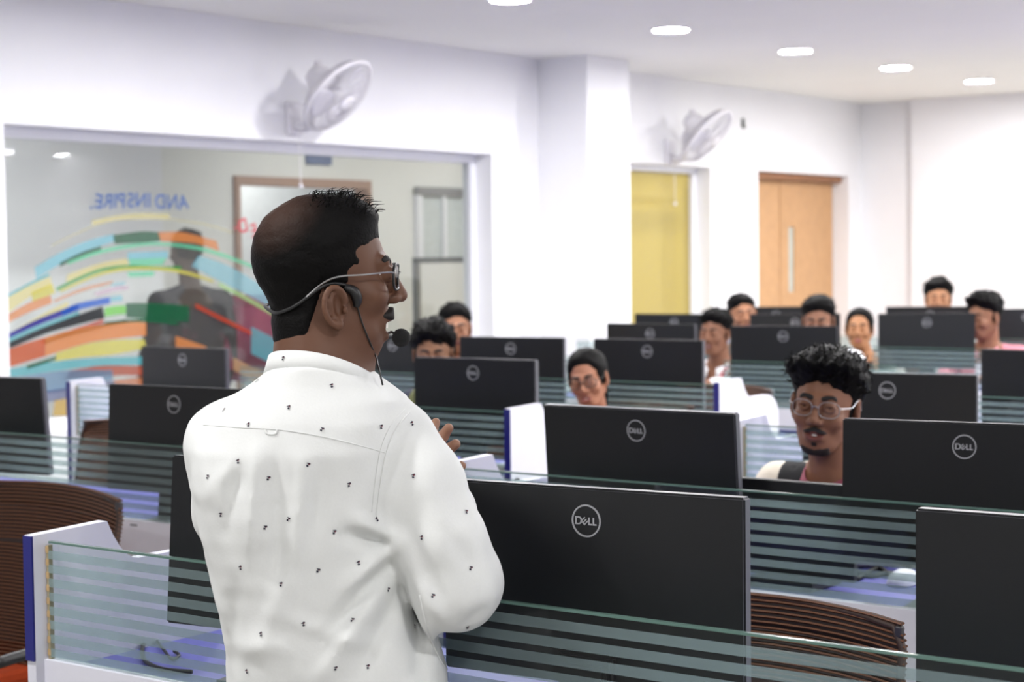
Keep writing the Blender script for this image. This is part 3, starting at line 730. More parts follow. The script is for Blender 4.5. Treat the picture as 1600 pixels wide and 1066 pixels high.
def head_field(f, o, R, s, ears=True, face=True, ear_dz=0, smile=True, fem=0):
    smile = float(smile)
    o = np.asarray(o, float); R = np.asarray(R)
    W = lambda p: o+s*(R @ np.asarray(p, float)); E = lambda r: np.asarray(r)*s
    f.ell(W((-.017, 0, .032)), E((.097, .076, .087)), R, .0, 'add')
    f.ell(W((.028, 0, -.028)), E((.060, .060-.004*fem, .082)), R, .03*s)
    f.cap(W((.058, -.012, -.094)), W((.058, .012, -.094)), .021*s, k=.025*s)
    for q in (-1, 1):
        f.cap(W((.0, q*.050, -.05)), W((.045, q*.026, -.088)), .019*s, .017*s, k=.02*s)
        if face:
            f.ell(W((.062, q*.038, -.026)), E((.026, .024, .024)), R, .016*s)
    if face:
        f.cap(W((.080, -.034, .024)), W((.083, .034, .024)), .0105*s, k=.012*s)
        for q in (-1, 1): f.ell(W((.100, q*.033, .006)), E((.016, .017, .013)), R, .014*s, 'sub'); f.ell(W((.086, q*.032, .006)), E((.014, .0150, .0135)), R, .004*s); f.ell(W((.099, q*.032, .005)), E((.012, .0138, .0060)), R, .002*s, 'sub')
        f.cap(W((.086, 0, .018)), W((.108, 0, -.026)), .0075*s, .0115*s, k=.012*s)
        for q in (-1, 1): f.ell(W((.097, q*.0135, -.031)), E((.011, .008, .009)), R, .007*s)
        f.ell(W((.078, 0, -.063)), E((.017, .028, .020)), R, .012*s)
        f.cap(W((.089, -.018, -.058)), W((.089, .018, -.058)), .0052*s, k=.006*s)
        f.cap(W((.087, -.015, -.071)), W((.087, .015, -.071)), .006*s, k=.006*s)
        if smile: f.ell(W((.098, 0, -.065 if smile == 1 else -.0765)), E((.013 if smile == 1 else .021, .019 if smile == 1 else .027, 0.0068 if smile == 1 else .0125)), R, .002*s, 'sub')
        if smile:
            for q in (-1, 1): f.ell(W((.093, q*.018, -.0605 if smile == 1 else -.070)), E((.010, .008, .005)), R, .003*s, 'sub')
        if smile > 1: f.cap(W((.084, -.013, -.0885)), W((.084, .013, -.0885)), .0066*s, k=.006*s)
        if not smile: f.ell(W((.100, 0, -.064)), E((.010, .021, .0018)), R, .003*s, 'sub')
    if ears == 'fine':
        for q in (-1, 1):
            ec = np.array((.0075, q*.079, -.006+ear_dz)); ex = np.array((.96, q*-.26, .10)); ex /= np.linalg.norm(ex); ez = np.array((-.12, 0, 1.)); P = []
            Rm = R @ np.stack([ex, np.cross(ez, ex), ez], 1)
            f.ell(W(ec), E((.017, .008, .028)), Rm, .004*s); f.ell(W(ec+ex*-.004), E((.014, .009, .024)), Rm, .003*s)
            f.ell(W(ec+np.array((.004, q*.007, .002))), E((.0080, .0095, .018)), Rm, .0015*s, 'sub')
            for i in range(13):
                a = math.radians(15+20*i); P.append(ec+ex*.0175*math.cos(a)+ez*.0285*math.sin(a)+np.array((0, q*(.007-.004*math.cos(a)), 0)))
            for p0, p1 in zip(P, P[1:]): f.cap(W(p0), W(p1), .0046*s, k=.002*s)
            f.ell(W(ec+np.array((.003, q*.006, -.027))), E((.009, .006, .009)), R, .004*s)
            f.ell(W(ec+np.array((.014, q*.007, -.005))), E((.004, .004, .007)), R, .003*s)
    elif ears:
        for q in (-1, 1):
            Re = R @ rot(q*.35, -.15, 0)
            f.ell(W((-.008, q*.078, -.004+ear_dz)), E((.022, .010, .033)), Re, .006*s)
            f.ell(W((-.002, q*.087, -.001+ear_dz)), E((.012, .007, .020)), Re, .004*s, 'sub')
            f.ell(W((.004, q*.074, -.034+ear_dz)), E((.009, .007, .010)), Re, .006*s)
def hair_noise(X, Y, Z, seed, freq):
    r = np.random.RandomState(seed); n = 0; freq = np.array(freq)*np.ones(3)
    for i in range(7):
        k = r.normal(size=3)*freq*(1+.35*i); n = n+np.sin(k[0]*X+k[1]*Y+k[2]*Z+r.rand()*6.28)/(1+.4*i)
    return (n/2.2).astype(np.float32)
def head_grid(res, s, m=.03):
    a = lambda l, h: np.arange(l-m, h+m, res/s if False else res)
    return a(-.125*s, .125*s), a(-.10*s, .10*s), a(-.13*s, .13*s)
SKIN = {}
def skin(rgb):
    return mat('skin %d %d %d' % rgb, rgb, .52, var=.06, scale=18, spec=.35)
M_hair = mat('black hair', (9, 8, 8), .6, var=.35, scale=140, bump=.3, spec=.12)
M_brow = mat('dark brow hair', (24, 19, 18), .7)
M_eye = mat('eye white', (218, 212, 206), .3); M_iris = mat('dark brown iris', (34, 22, 16), .2)
M_teeth = mat('teeth', (232, 228, 220), .35)
M_rim = mat('silver spectacle rim', (170, 170, 172), .3, metal=.8); M_rimb = mat('black spectacle rim', (18, 18, 20), .35)
M_lens = glassy('spectacle lens', (.95, .95, .95), refl=1.0)
def uv_ball(c, r, n=12):
    b = bmesh.new(); bmesh.ops.create_uvsphere(b, u_segments=n*2, v_segments=n, radius=r)
    for v in b.verts: v.co += Vector(c)
    return b
def face_parts(parent, o, R, s, res, hair, seed, hairmat, beard=None, moust=False, lip=(120, 66, 58), glasses=None, teeth=False, brow=1, ear_dz=0, smile=True, fem=0):
    """hair, brows, eyes, lips, beard as children of the person"""
    o = np.asarray(o, float); f = Field(*head_grid(res, s)); I3 = np.eye(3)
    head_field(f, (0, 0, 0), I3, s, ears=False, smile=smile, fem=fem)
    if hair.get('neck'): f.cap((-.018*s, 0, -.04*s), (-.02*s, -.012*s, -.19*s), .0622*s, .074*s, k=.02)
    HF = f.F; X, Y, Z = f.P(); x, y, z = X/s, Y/s, Z/s
    xf = (R, o)
    def make(name, D, m, sm=2):
        V, Q = surface_nets(f.xs, f.ys, f.zs, D)
        if len(Q): return np_mesh(name, [(V, Q)], m, parent, sm, xf)
    N = hair_noise(x, y, z, seed, hair.get('freq', 70))
    N2 = hair_noise(x, y, z, seed+9, np.array(hair.get('freq', 70))*2.2)
    th = hair.get('th', .010)+hair.get('top', .006)*np.clip((z-.03)/.06, 0, 1)+hair.get('front', 0)*np.clip((x-.0)/.07, 0, 1)*np.clip((z-.05)/.04, 0, 1)+hair.get('side', 0)*np.clip(1-(z+.02)/.06, 0, 1)
    th = th+hair.get('amp', .004)*N+hair.get('amp', .004)*.45*N2
    for (cx, cy, cz, rr, hh) in hair.get('bumps', ()):
        th = th+hh*np.exp(-(((x-cx)**2+(y-cy)**2+(z-cz)**2)/rr**2))
    hl = hair.get('line', .0)
    tx = hair.get('tx', .022)+hair.get('part', 0)*np.clip(np.abs(y)-.03, 0, .06); xl = np.where(z > .03+hl, np.minimum(tx+1.35*(z-.03-hl), .2), tx)-np.where(z < .03, np.clip((.03-z)*.5*(tx > .03), 0, .02), 0)
    g1 = (x-xl+hair.get('jag', .009)*N+.5*hair.get('jag', .009)*N2)*.55
    zb = np.interp(np.broadcast_to(x, (x.shape[0], 1, 1)).ravel(), [-.2, -.07 if not hair.get('neck') else -.036, -.035 if not hair.get('neck') else -.024, -.012, -.002, .03], [hair.get('back', -.085)]*2+[-.055, -.015, -.028, -.028])[:, None, None]
    g2 = (zb-z)*.8+.0*y
    D = np.maximum(np.maximum(HF-(th*s).astype(np.float32), (g1*s).astype(np.float32)), (g2*s).astype(np.float32))
    # round the rim so that the hair lies down on the scalp
    edge = np.minimum(-g1, -g2)*s
    thin = (th*s)*np.clip(edge/(.026*s), .12, 1)
    D = np.maximum(D, HF-thin.astype(np.float32)).astype(np.float32)
    ho = make('hair', D, hairmat, 1)
    if hair.get('tail'):
        b = Field(np.arange(-.16*s, .06*s, .006), np.arange(-.11*s, .11*s, .006), np.arange(-.30*s, .10*s, .006))
        for (p, q, ra, rb) in hair['tail']: b.cap(np.array(p)*s, np.array(q)*s, ra*s, rb*s, k=.015)
        V, Q = b.mesh(); np_mesh('tied_hair', [(V, Q)], hairmat, parent, 1, xf)
    if brow:
        for q in (-1, 1):
            a = [np.array((.089, q*.014, .026)), np.array((.0905, q*.030, .033)), np.array((.078, q*.050, .027))]
            d = np.full(HF.shape, 1., np.float32)
            for p0, p1 in zip(a, a[1:]):
                dd = p1-p0; t = np.clip(((x-p0[0])*dd[0]+(y-p0[1])*dd[1]+(z-p0[2])*dd[2])/(dd @ dd), 0, 1)
                d = np.minimum(d, np.sqrt((x-p0[0]-t*dd[0])**2+(y-p0[1]-t*dd[1])**2+(z-p0[2]-t*dd[2])**2)-(.0045+.0022*brow))
            D = np.maximum(HF-.0022*brow, d*s)
            make('eyebrow', D.astype(np.float32), M_brow, 1)
    for q in (-1, 1):
        c = (.0775*s, q*.0315*s, .006*s)
        e = uv_ball((0, 0, 0), .0118*s, 8)
        for fc in e.faces:
            cc = fc.calc_center_median()
            if cc.x > .0118*s*.80: fc.material_index = 1
        eo = obj('eye', e, [M_eye, M_iris], parent, smooth=True)
        eo.matrix_local = Matrix.Translation(Vector(o+R @ np.array(c))) @ Matrix(R.tolist()).to_4x4()
    lm = mat('lips %d %d %d' % lip, lip, .45)
    dl = np.sqrt(((y)/.024)**2+((z+.0645)/.0125)**2)-1
    D = np.maximum(HF-.0009, np.maximum(dl*.008*s, (.078-x)*s)); make('lips', D.astype(np.float32), lm, 1)
    if teeth:
        t = bmesh.new(); R2 = []
        for i in range(9):
            yy = (-.018+.0045*i)*s; xx = (.0893-.9*.018*(abs(yy/s)/.018)**2*.6)*s
            zz = (-.0625 if float(smile) == 1 else -.0715)*s; R2.append([t.verts.new((xx, yy, zz-(.0032 if float(smile) == 1 else .0055)*s+.002*s*(abs(yy/s)/.018)**2)), t.verts.new((xx, yy, zz+.0042*s)), t.verts.new((xx-.004*s, yy, zz+.0042*s)), t.verts.new((xx-.004*s, yy, zz-.003*s))])
        for A, B in zip(R2, R2[1:]):
            for j in range(4): t.faces.new((A[j], A[(j+1) % 4], B[(j+1) % 4], B[j]))
        to = obj('teeth', t, M_teeth, parent); to.matrix_local = Matrix.Translation(Vector(o)) @ Matrix(R.tolist()).to_4x4()
    if moust:
        d = np.sqrt((y/.031)**2+((z+.049+(.005 if moust > 1 else 0)+(.12 if moust > 1 else .28)*np.abs(y))/(.0088*moust))**2)-1
        D = np.maximum(HF-(.0028 if moust <= 1 else .0042), np.maximum(np.maximum(d*.007*s, (.06-x)*s), np.maximum((z+.0395)*s, (x-.098)*s))); make('moustache', D.astype(np.float32), M_brow, 1)
    if beard:
        jl = -.078+.9*np.clip(.05-x, 0, .1)
        d = np.maximum((z-jl)*.7, .012-x)
        if beard == 'goatee': d = np.minimum(np.maximum(np.maximum(z+.101-.25*np.abs(y), .030-x), np.abs(y)-.036), np.maximum(np.abs(y)-.007, np.maximum(z+.081, -z-.092)))
        D = np.maximum(HF-.0018, d*s); make('beard', D.astype(np.float32), mat('short beard', (38, 29, 25), .8), 1)
    if glasses:
        gm = M_rimb if glasses in ('black', 'lecturer') else M_rim; tm = M_rim if glasses == 'lecturer' else gm
        go = bpy.data.objects.new('eyeglasses', None); link(go, parent); go.empty_display_size = .02
        go.matrix_local = Matrix.Translation(Vector(o)) @ Matrix(R.tolist()).to_4x4()
        for q in (-1, 1):
            b = bmesh.new(); P = []
            for k in range(28):
                a = 2*math.pi*k/28; ca, sa = math.cos(a), math.sin(a)
                yy = q*.033+.025*math.copysign(abs(ca)**.8, ca); zz = .002+.0195*math.copysign(abs(sa)**.8, sa)
                P.append(Vector((.1035-.25*max(0, abs(yy)-.02), yy, zz))*s)
            tube(b, P, (.0011 if glasses == 'silver' else .0021)*s, 6, closed=True)
            obj('rim', b, gm, go, smooth=True)
            b = bmesh.new(); b.faces.new([b.verts.new(p) for p in P]); bmesh.ops.triangulate(b, faces=list(b.faces)); obj('lens', b, M_lens, go)
            b = bmesh.new(); tube(b, spline([Vector(p)*s for p in ((.0955, q*.057, .008), (.085, q*.066, .009), (.05, q*.0775, .009+ear_dz*.1), (.012, q*.082, .024+ear_dz*.6), (-.012, q*.083, .014+ear_dz*.6), (-.036, q*.081, -.006+ear_dz*.6))], 4), .0013*s, 6); obj('temple', b, tm, go)
        b = bmesh.new(); tube(b, [Vector(p)*s for p in ((.104, -.009, .006), (.107, 0, .009), (.104, .009, .006))], .0018*s, 6); obj('bridge', b, gm, go)
    if hair.get('wisp'):
        b = bmesh.new(); rs = random.Random(seed); me = ho.data; ps = me.polygons; n = len(ps)
        for i in range(hair['wisp']):
            pf = ps[rs.randrange(n)]; c = pf.center; nn = pf.normal
            l = Matrix(R.tolist()).transposed() @ (c-Vector(o))
            if l.z < .035*s or nn.dot(c-Vector(o)) < 0: continue
            tv = Vector((rs.uniform(-1, 1), rs.uniform(-1, 1), rs.uniform(-.2, .9))); tv = (tv-nn*tv.dot(nn)*.85).normalized()
            ln = rs.uniform(.010, .026)*s
            tube(b, [c-nn*.002, c+nn*.004+tv*ln*.5, c+nn*.004+tv*ln-Vector((0, 0, ln*.25))], [.0022, .0016, .0003], 4, cap=False)
        w_ = obj('hair_wisp', b, hairmat, parent); w_['kind'] = 'stuff'
    return ho
# one relaxed hand, shared: x = towards the fingertips, z = back of the hand, thumb on +y
def hand_mesh():
    f = Field(np.arange(-.06, .16, .0028), np.arange(-.06, .09, .0028), np.arange(-.06, .05, .0028))
    f.ell((.035, 0, 0), (.046, .036, .0135), k=0); f.cap((-.055, 0, 0), (.01, 0, 0), .022, .024, k=.02)
    for y, l, a in ((.027, .062, .06), (.009, .070, .02), (-.010, .064, -.03), (-.028, .050, -.09)):
        p = np.array((.07, y, .0)); d = a
        for i, (ln, dn) in enumerate(((.45, -.25), (.32, -.55), (.23, -.8))):
            q = p+l*ln*np.array((math.cos(dn), math.sin(d)*math.cos(dn), math.sin(dn))); f.cap(p, q, .0088-.0008*i, .0082-.0008*i, k=.003); p = q
    f.cap((.008, .026, -.004), (.04, .052, -.014), .0125, .0105, k=.01); f.cap((.04, .052, -.014), (.066, .060, -.024), .0098, .008, k=.004)
    return f.mesh()
HAND = hand_mesh()
def axis_frame(xdir, zhint):
    xd = np.asarray(xdir, float); xd /= np.linalg.norm(xd); zh = np.asarray(zhint, float); yd = np.cross(zh, xd); yd /= np.linalg.norm(yd); return np.stack([xd, yd, np.cross(xd, yd)], 1)
def seq(lo, a, b, hi, fine, coarse):
    return np.unique(np.concatenate([np.arange(lo, a, coarse), np.arange(a, b, fine), np.arange(b, hi+coarse, coarse)]).round(5))
TRS = {}
def trousers_mesh():
    f = Field(np.arange(-.2, .62, .012), np.arange(-.26, .26, .012), np.arange(.02, .66, .012))
    f.ell((0, 0, .55), (.13, .16, .11), k=0)
    for q in (-1, 1): f.cap((.02, q*.085, .52), (.40, q*.11, .50), .078, .056, k=.04); f.cap((.40, q*.11, .49), (.40, q*.12, .07), .054, .04, k=.03)
    return f.mesh()
TROUS = trousers_mesh()
def shoe_bm(q):
    b = bmesh.new(); prism(b, [(.33, 0), (.59, 0), (.60, .03), (.55, .05), (.46, .08), (.36, .10), (.33, .08)], 1, q*.12-.04, q*.12+.04)
    bmesh.ops.bevel(b, geom=list(b.edges), offset=.012, segments=2, affect='EDGES'); return b
def seated(hp, label, skin_rgb, shirt, yaw=0, pitch=0, roll=0, s=.92, body_yaw=0, hair=None, seed=1, res=.0042, trous=(40, 44, 58), arm=None, chairlab=None, collar=None, extra=None, **fp):
    """hp = head centre in the world; body faces -Y (+body_yaw), head yaw is measured from the direction to the camera"""
    hp = Vector(hp); by = -math.pi/2+rad(body_yaw)
    base = Vector((hp.x-.10*math.cos(by), hp.y-.10*math.sin(by), 0))
    t = thing('person', label, 'person', base, by)
    c_, s_ = math.cos(-by), math.sin(-by); d = hp-base
    o = np.array((c_*d.x-s_*d.y, s_*d.x+c_*d.y, hp.z))
    cam_a = math.atan2(-hp.y, -hp.x); R = rot(cam_a+rad(yaw)-by, rad(pitch), rad(roll))
    sk = skin(skin_rgb)
    nb = np.array((o[0]-.045, o[1]*.8, o[2]-.145*s-.005))                      # base of the neck
    zs_ = seq(nb[2]-.25, o[2]-.135*s, o[2]+.13*s, o[2]+.16*s, res, .012)
    f = Field(seq(o[0]-.26, o[0]-.125*s, o[0]+.125*s, o[0]+.16, res, .014), seq(o[1]-.26, o[1]-.105*s, o[1]+.105*s, o[1]+.26, res, .014), zs_)
    hk = {k: fp[k] for k in ('smile', 'fem', 'ear_dz') if k in fp}
    head_field(f, o, R, s, **hk)
    fem = fp.get('fem', 0); W = lambda p: o+s*(R @ np.array(p))
    f.cap(W((-.025, 0, -.05)), nb, (.055-.008*fem)*s, (.060-.008*fem)*s, k=.02)
    f.ell(nb+(-.02, 0, -.10), (.085, .13, .10), k=.03)
    for q in (-1, 1): f.cap(nb+(-.01, 0, -.02), nb+(-.02, q*.13, -.06), .035, .04, k=.03)
    parts = [f.mesh()]
    # arms
    tz = nb[2]; A = arm or {}
    sh = {q: np.array((nb[0]-.03, nb[1]+q*.165, tz-.062)) for q in (-1, 1)}
    el = {q: np.array(A.get((q, 'el'), (nb[0]+.04, nb[1]+q*.22, .83))) for q in (-1, 1)}
    wr = {q: np.array(A.get((q, 'wr'), (nb[0]+.24, nb[1]+q*.10, .845))) for q in (-1, 1)}
    for q in (-1, 1):
        dd = wr[q]-el[q]; Rh = axis_frame(dd, A.get((q, 'z'), (0, 0, 1))); V = HAND[0].copy()
        if q == 1: V[:, 1] *= -1
        Q = HAND[1] if q != 1 else HAND[1][:, ::-1]
        parts.append((V*.9 @ Rh.T+wr[q]+.03*dd/np.linalg.norm(dd), Q))
    np_mesh('body', parts, sk, t, 1)
    face_parts(t, o, R, s, res*.85, hair or {}, seed, fp.pop('hairmat', M_hair), **fp)
    g = Field(np.arange(-.30, max(.5, o[0]+.3), .009), np.arange(min(-.36, nb[1]-.36), max(.36, nb[1]+.36), .009), np.arange(.5, tz+.05, .009))
    g.ell((.0, o[1]*.2, .66), (.115, .15, .18), k=0); g.ell((nb[0]*.6-.02, nb[1]*.8, tz-.20), (.118, .165-.015*fem, .20), k=.05)
    for q in (-1, 1):
        g.cap(nb+(-.02, q*.02, -.035), sh[q], .042, .052, k=.04); g.cap(sh[q], el[q], .054, .045, k=.025); g.cap(el[q], wr[q], .044, .034, k=.02)
    X, Y, Z = g.P(); g.F += (.0035*hair_noise(X, Y, Z, seed+3, 22)).astype(np.float32)
    hole = np.sqrt(((X-nb[0]-.02)/.068)**2+((Y-nb[1])/.062)**2)-1
    top = np.maximum(g.F, np.where(Z > tz-.075, -hole*.06, -1).astype(np.float32))
    V, Q = surface_nets(g.xs, g.ys, g.zs, top)
    np_mesh('shirt', [(V, Q)], mat('cloth %d %d %d' % shirt, shirt, .8, var=.05, scale=60, bump=.1), t, 2)
    if collar:
        b = bmesh.new(); rr = []
        for k in range(25):
            a = rad(22+316*k/24); ca, sa = math.cos(a), math.sin(a); dz = .035*max(0, ca)**1.2
            c0 = Vector((nb[0]+.012+.068*ca, nb[1]+.062*sa, tz-.005-dz)); c1 = Vector((nb[0]+.012+.084*ca, nb[1]+.078*sa, tz-.045-dz*1.3))
            rr.append((b.verts.new(c0), b.verts.new(c1)))
        for p, q in zip(rr, rr[1:]): b.faces.new((p[0], q[0], q[1], p[1]))
        co = obj('collar', b, mat('cloth %d %d %d' % collar, collar, .8), t, smooth=True); so = co.modifiers.new('thick', 'SOLIDIFY'); so.thickness = .004
    def shell(name, off, region, rgb):
        D = np.maximum(g.F-off, region(X-nb[0], Y-nb[1], Z-tz)); D = np.maximum(D, -(g.F+.004)).astype(np.float32)
        V, Q = surface_nets(g.xs, g.ys, g.zs, D)
        if len(Q): return np_mesh(name, [(V, Q)], mat('cloth %d %d %d' % rgb, rgb, .8), t, 1)
    if extra: extra(t, nb, tz, shell)
    np_mesh('trousers', [(TROUS[0].copy(), TROUS[1])], mat('trouser %d %d %d' % trous, trous, .85), t, 0)
    for q in (-1, 1): obj('shoe', shoe_bm(q), M_black, t)
    if chairlab: chair(base.x, base.y, body_yaw, chairlab)
    return t
SHORT = dict(th=.008, top=.010, amp=.004, freq=(50, 90, 60), wisp=220, jag=.012)
# student in the beige jacket
def jacket(t, nb, tz, shell):
    shell('inner_shirt', .004, lambda x, y, z: np.maximum(np.maximum(np.abs(y)-(.012+.30*np.clip(-z-.0, 0, .1)-.22*np.clip(-z-.06, 0, .2)), -x+.02), z+.02), (118, 52, 66))
    for q in (-1, 1):
        shell('lapel', .009, lambda x, y, z, q=q: np.maximum(np.maximum(np.abs(q*y-(.086-.25*np.clip(-z-.08, 0, .3)))-.056, -x-.02), np.maximum(z-.0, -z-.34)), (20, 20, 22))
seated(at(1290, 634, 4.16), 'student with thick wavy black hair, silver glasses and beige jacket, smiling between two monitors', (134, 92, 70), (216, 206, 190),
       yaw=-14, pitch=-1, roll=-6, s=.94, hair=dict(wisp=420, th=.010, top=.018, front=.016, amp=.006, freq=(45, 110, 70), side=.001, line=-.006, bumps=((.03, -.05, .09, .05, .014), (.05, .045, .085, .05, .016), (-.02, .07, .07, .045, .010))),
       seed=4, res=.0034, glasses='silver', beard='goatee', moust=.72, teeth=True, collar=(128, 58, 74), extra=jacket,
       chairlab='brown mesh chair under the student in the beige jacket')
# woman in glasses
def dup_red(t, nb, tz, shell):
    shell('red_scarf', .010, lambda x, y, z: np.maximum(np.abs(y-.085)-.03, -x-.12), (168, 44, 52))
    shell('red_scarf', .010, lambda x, y, z: np.maximum(np.abs(y+.085)-.03, -x-.12), (168, 44, 52))
seated(at(919, 593, 6.46), 'woman in glasses with pulled-back hair and red scarf, head tilted and smiling', (158, 108, 84), (212, 196, 180),
       yaw=-14, pitch=-8, roll=9, s=.86, fem=1, hair=dict(th=.009, top=.005, amp=.0015, freq=(30, 80, 30), part=1.3, jag=.003, back=-.12, line=.012, tail=(((-.10, 0, .02), (-.115, 0, -.08), .045, .04), ((-.115, 0, -.08), (-.10, 0, -.22), .04, .02))),
       seed=5, glasses='black', lip=(146, 86, 76), teeth=True, trous=(90, 40, 50), extra=dup_red,
       chairlab='brown mesh chair under the woman in glasses')
bpy.context.view_layer.update()
seated(at(677, 553, 6.85), 'student with messy black hair, eyes just above a monitor', (130, 92, 68), (38, 42, 62),
       yaw=-4, pitch=-8, s=.92, hair=dict(wisp=500, jag=.014, th=.016, top=.014, amp=.008, freq=(60, 100, 80), side=.010, line=-.006), seed=6, smile=False,
       arm={(-1, 'el'): (.08, -.30, .84), (-1, 'wr'): (.20, -.20, .86)}, chairlab='brown mesh chair under the messy-haired student')
seated(at(711, 514, 8.4), 'boy with short hair resting his hand against his mouth', (150, 104, 78), (196, 160, 90),
       yaw=2, pitch=-3, s=.92, hair=SHORT, seed=7, smile=False, arm={(1, 'el'): (.22, .10, .86), (1, 'wr'): (.19, .02, .965), (1, 'z'): (1, 0, .2)}, chairlab='brown mesh chair under the boy with his hand at his mouth')
def lany(t, nb, tz, shell):
    for q in (-1, 1):
        b = bmesh.new(); tube(b, spline([nb+(-.04, q*.06, .005), nb+(.07, q*.066, -.05), nb+(.115, q*.045, -.13), nb+(.12, q*.005, -.30)]), .007, 6); obj('lanyard', b, mat('red lanyard', (176, 36, 50), .6), t)
seated(at(1117, 522, 9.25), 'boy in a white shirt with a red lanyard, looking to the left', (134, 92, 70), (238, 238, 240),
       yaw=-24, s=.93, hair=dict(wisp=320, jag=.012, th=.010, top=.016, amp=.006, freq=(50, 100, 70), bumps=((.06, 0, .10, .05, .012),)), seed=8, teeth=True, collar=(240, 240, 242), extra=lany, chairlab='brown mesh chair under the boy with the red lanyard')
seated(at(1160, 492, 10.35), 'boy with neat black hair before the white wall just left of the door', (168, 118, 88), (120, 130, 150),
       yaw=12, roll=6, s=.94, hair=SHORT, seed=9, smile=False, chairlab='brown mesh chair under the boy left of the door')
seated(at(1279, 502, 8.9), 'boy in a white shirt half hidden behind a monitor, below the wooden door', (140, 98, 76), (242, 242, 246),
       yaw=-8, pitch=-10, s=.94, hair=dict(wisp=150, th=.010, top=.014, amp=.003, freq=55, front=.006), seed=10, smile=False, body_yaw=20, chairlab='brown mesh chair under the boy below the wooden door')
seated(at(1343, 514, 9.75), 'woman in a grey top with hair tied back, in front of the white wall', (186, 134, 96), (206, 204, 198),
       yaw=-6, s=.92, fem=1, hair=dict(th=.007, top=.003, amp=.001, freq=(30, 80, 30), part=1.2, line=.014, jag=.003, back=-.07, tail=(((-.10, 0, .0), (-.12, 0, -.02), .04, .035),)), seed=11, lip=(170, 90, 84), teeth=True, chairlab='brown mesh chair under the woman in grey')
seated(at(1466, 468, 10.9), 'boy with bushy black hair at the back, against the blank wall', (176, 126, 92), (236, 236, 238),
       yaw=2, s=.95, hair=dict(wisp=320, jag=.013, th=.012, top=.016, amp=.006, freq=75, side=.004), seed=12, teeth=True, chairlab='brown mesh chair under the boy by the blank wall')
def tee(t, nb, tz, shell):
    shell('white_tee', .006, lambda x, y, z: np.maximum(np.maximum(np.abs(y)-.045, -x), np.maximum(z+.01, -z-.25)), (236, 232, 240))
seated(at(1538, 496, 9.3), 'boy in a pink shirt at the right edge, head turned to the left', (140, 96, 72), (226, 142, 156),
       yaw=-38, pitch=-6, s=.95, hair=dict(wisp=320, jag=.012, th=.010, top=.018, amp=.005, freq=(50, 100, 70), front=.014, bumps=((.07, 0, .10, .05, .012),)), seed=13, smile=True, collar=(228, 146, 160), extra=tee, chairlab='brown mesh chair under the boy in the pink shirt')

# ------------------------------------------------------------ figure beyond the window, modelled in place of a reflected person
def stander(x, y, H, by, label, shirt, sk, seed, pack=None):
    s = .93; t = thing('person', label, 'person', (x, y, 0), rad(by)); o = np.array((.03, 0, H-.118*s)); R = rot(.2)
    f = Field(seq(-.2, -.10, .15, .2, .0055, .014), seq(-.24, -.10, .10, .24, .0055, .014), seq(H-.5, H-.25, H+.02, H+.03, .0055, .014))
    head_field(f, o, R, s); nb = np.array((-.02, 0, H-.29)); f.cap(o+(-.02, 0, -.05), nb, .052, .056, k=.02); f.ell(nb+(-.01, 0, -.1), (.08, .13, .1), k=.03)
    parts = [f.mesh()]
    g = Field(np.arange(-.25, .3, .01), np.arange(-.34, .34, .01), np.arange(.72, H-.24, .01))
    g.ell((0, 0, H-.52), (.125, .185, .24), k=0); g.ell((0, 0, .95), (.12, .165, .22), k=.06)
    for q in (-1, 1):
        sh, el, wr = np.array((-.02, q*.175, H-.37)), np.array((-.03, q*.25, H-.66)), np.array((.10, q*.22, H-.85))
        g.cap(nb+(0, q*.02, -.03), sh, .045, .056, k=.04); g.cap(sh, el, .056, .046, k=.03); g.cap(el, wr, .045, .036, k=.02)
        V = HAND[0].copy()*.95
        if q == 1: V[:, 1] *= -1
        parts.append((V @ axis_frame(wr-el, (1, 0, .3)).T+wr, HAND[1] if q != 1 else HAND[1][:, ::-1]))
    np_mesh('body', parts, skin(sk), t, 1); face_parts(t, o, R, s, .005, SHORT, seed, M_hair)
    np_mesh('shirt', [g.mesh()], mat('cloth %d %d %d' % shirt, shirt, .8), t, 2)
    l = Field(np.arange(-.16, .2, .012), np.arange(-.22, .22, .012), np.arange(.06, .98, .012))
    l.ell((0, 0, .86), (.12, .16, .13), k=0)
    for q in (-1, 1): l.cap((0, q*.085, .84), (.01, q*.09, .48), .08, .06, k=.04); l.cap((.01, q*.09, .48), (-.01, q*.09, .09), .058, .042, k=.03)
    np_mesh('trousers', [l.mesh()], mat('trouser dark', (46, 44, 52), .85), t, 1)
    for q in (-1, 1):
        so = obj('shoe', shoe_bm(q), M_black, t); so.location = (-.41, -q*.03, 0)
    if pack:
        b = bmesh.new(); box(b, -.12, .14, -.50, -.18, H-.80, H-.34); bmesh.ops.bevel(b, geom=list(b.edges), offset=.06, segments=4, affect='EDGES'); obj('shoulder_bag', b, mat('cloth pack', pack, .8), t, smooth=True)
    return t
p = atX(293, 362, -7.05); stander(p.x, p.y, p.z, 160, 'dark-clad person with a maroon bag beyond the mural glass, in place of a reflection', (26, 26, 38), (56, 38, 32), 21, (126, 30, 72))

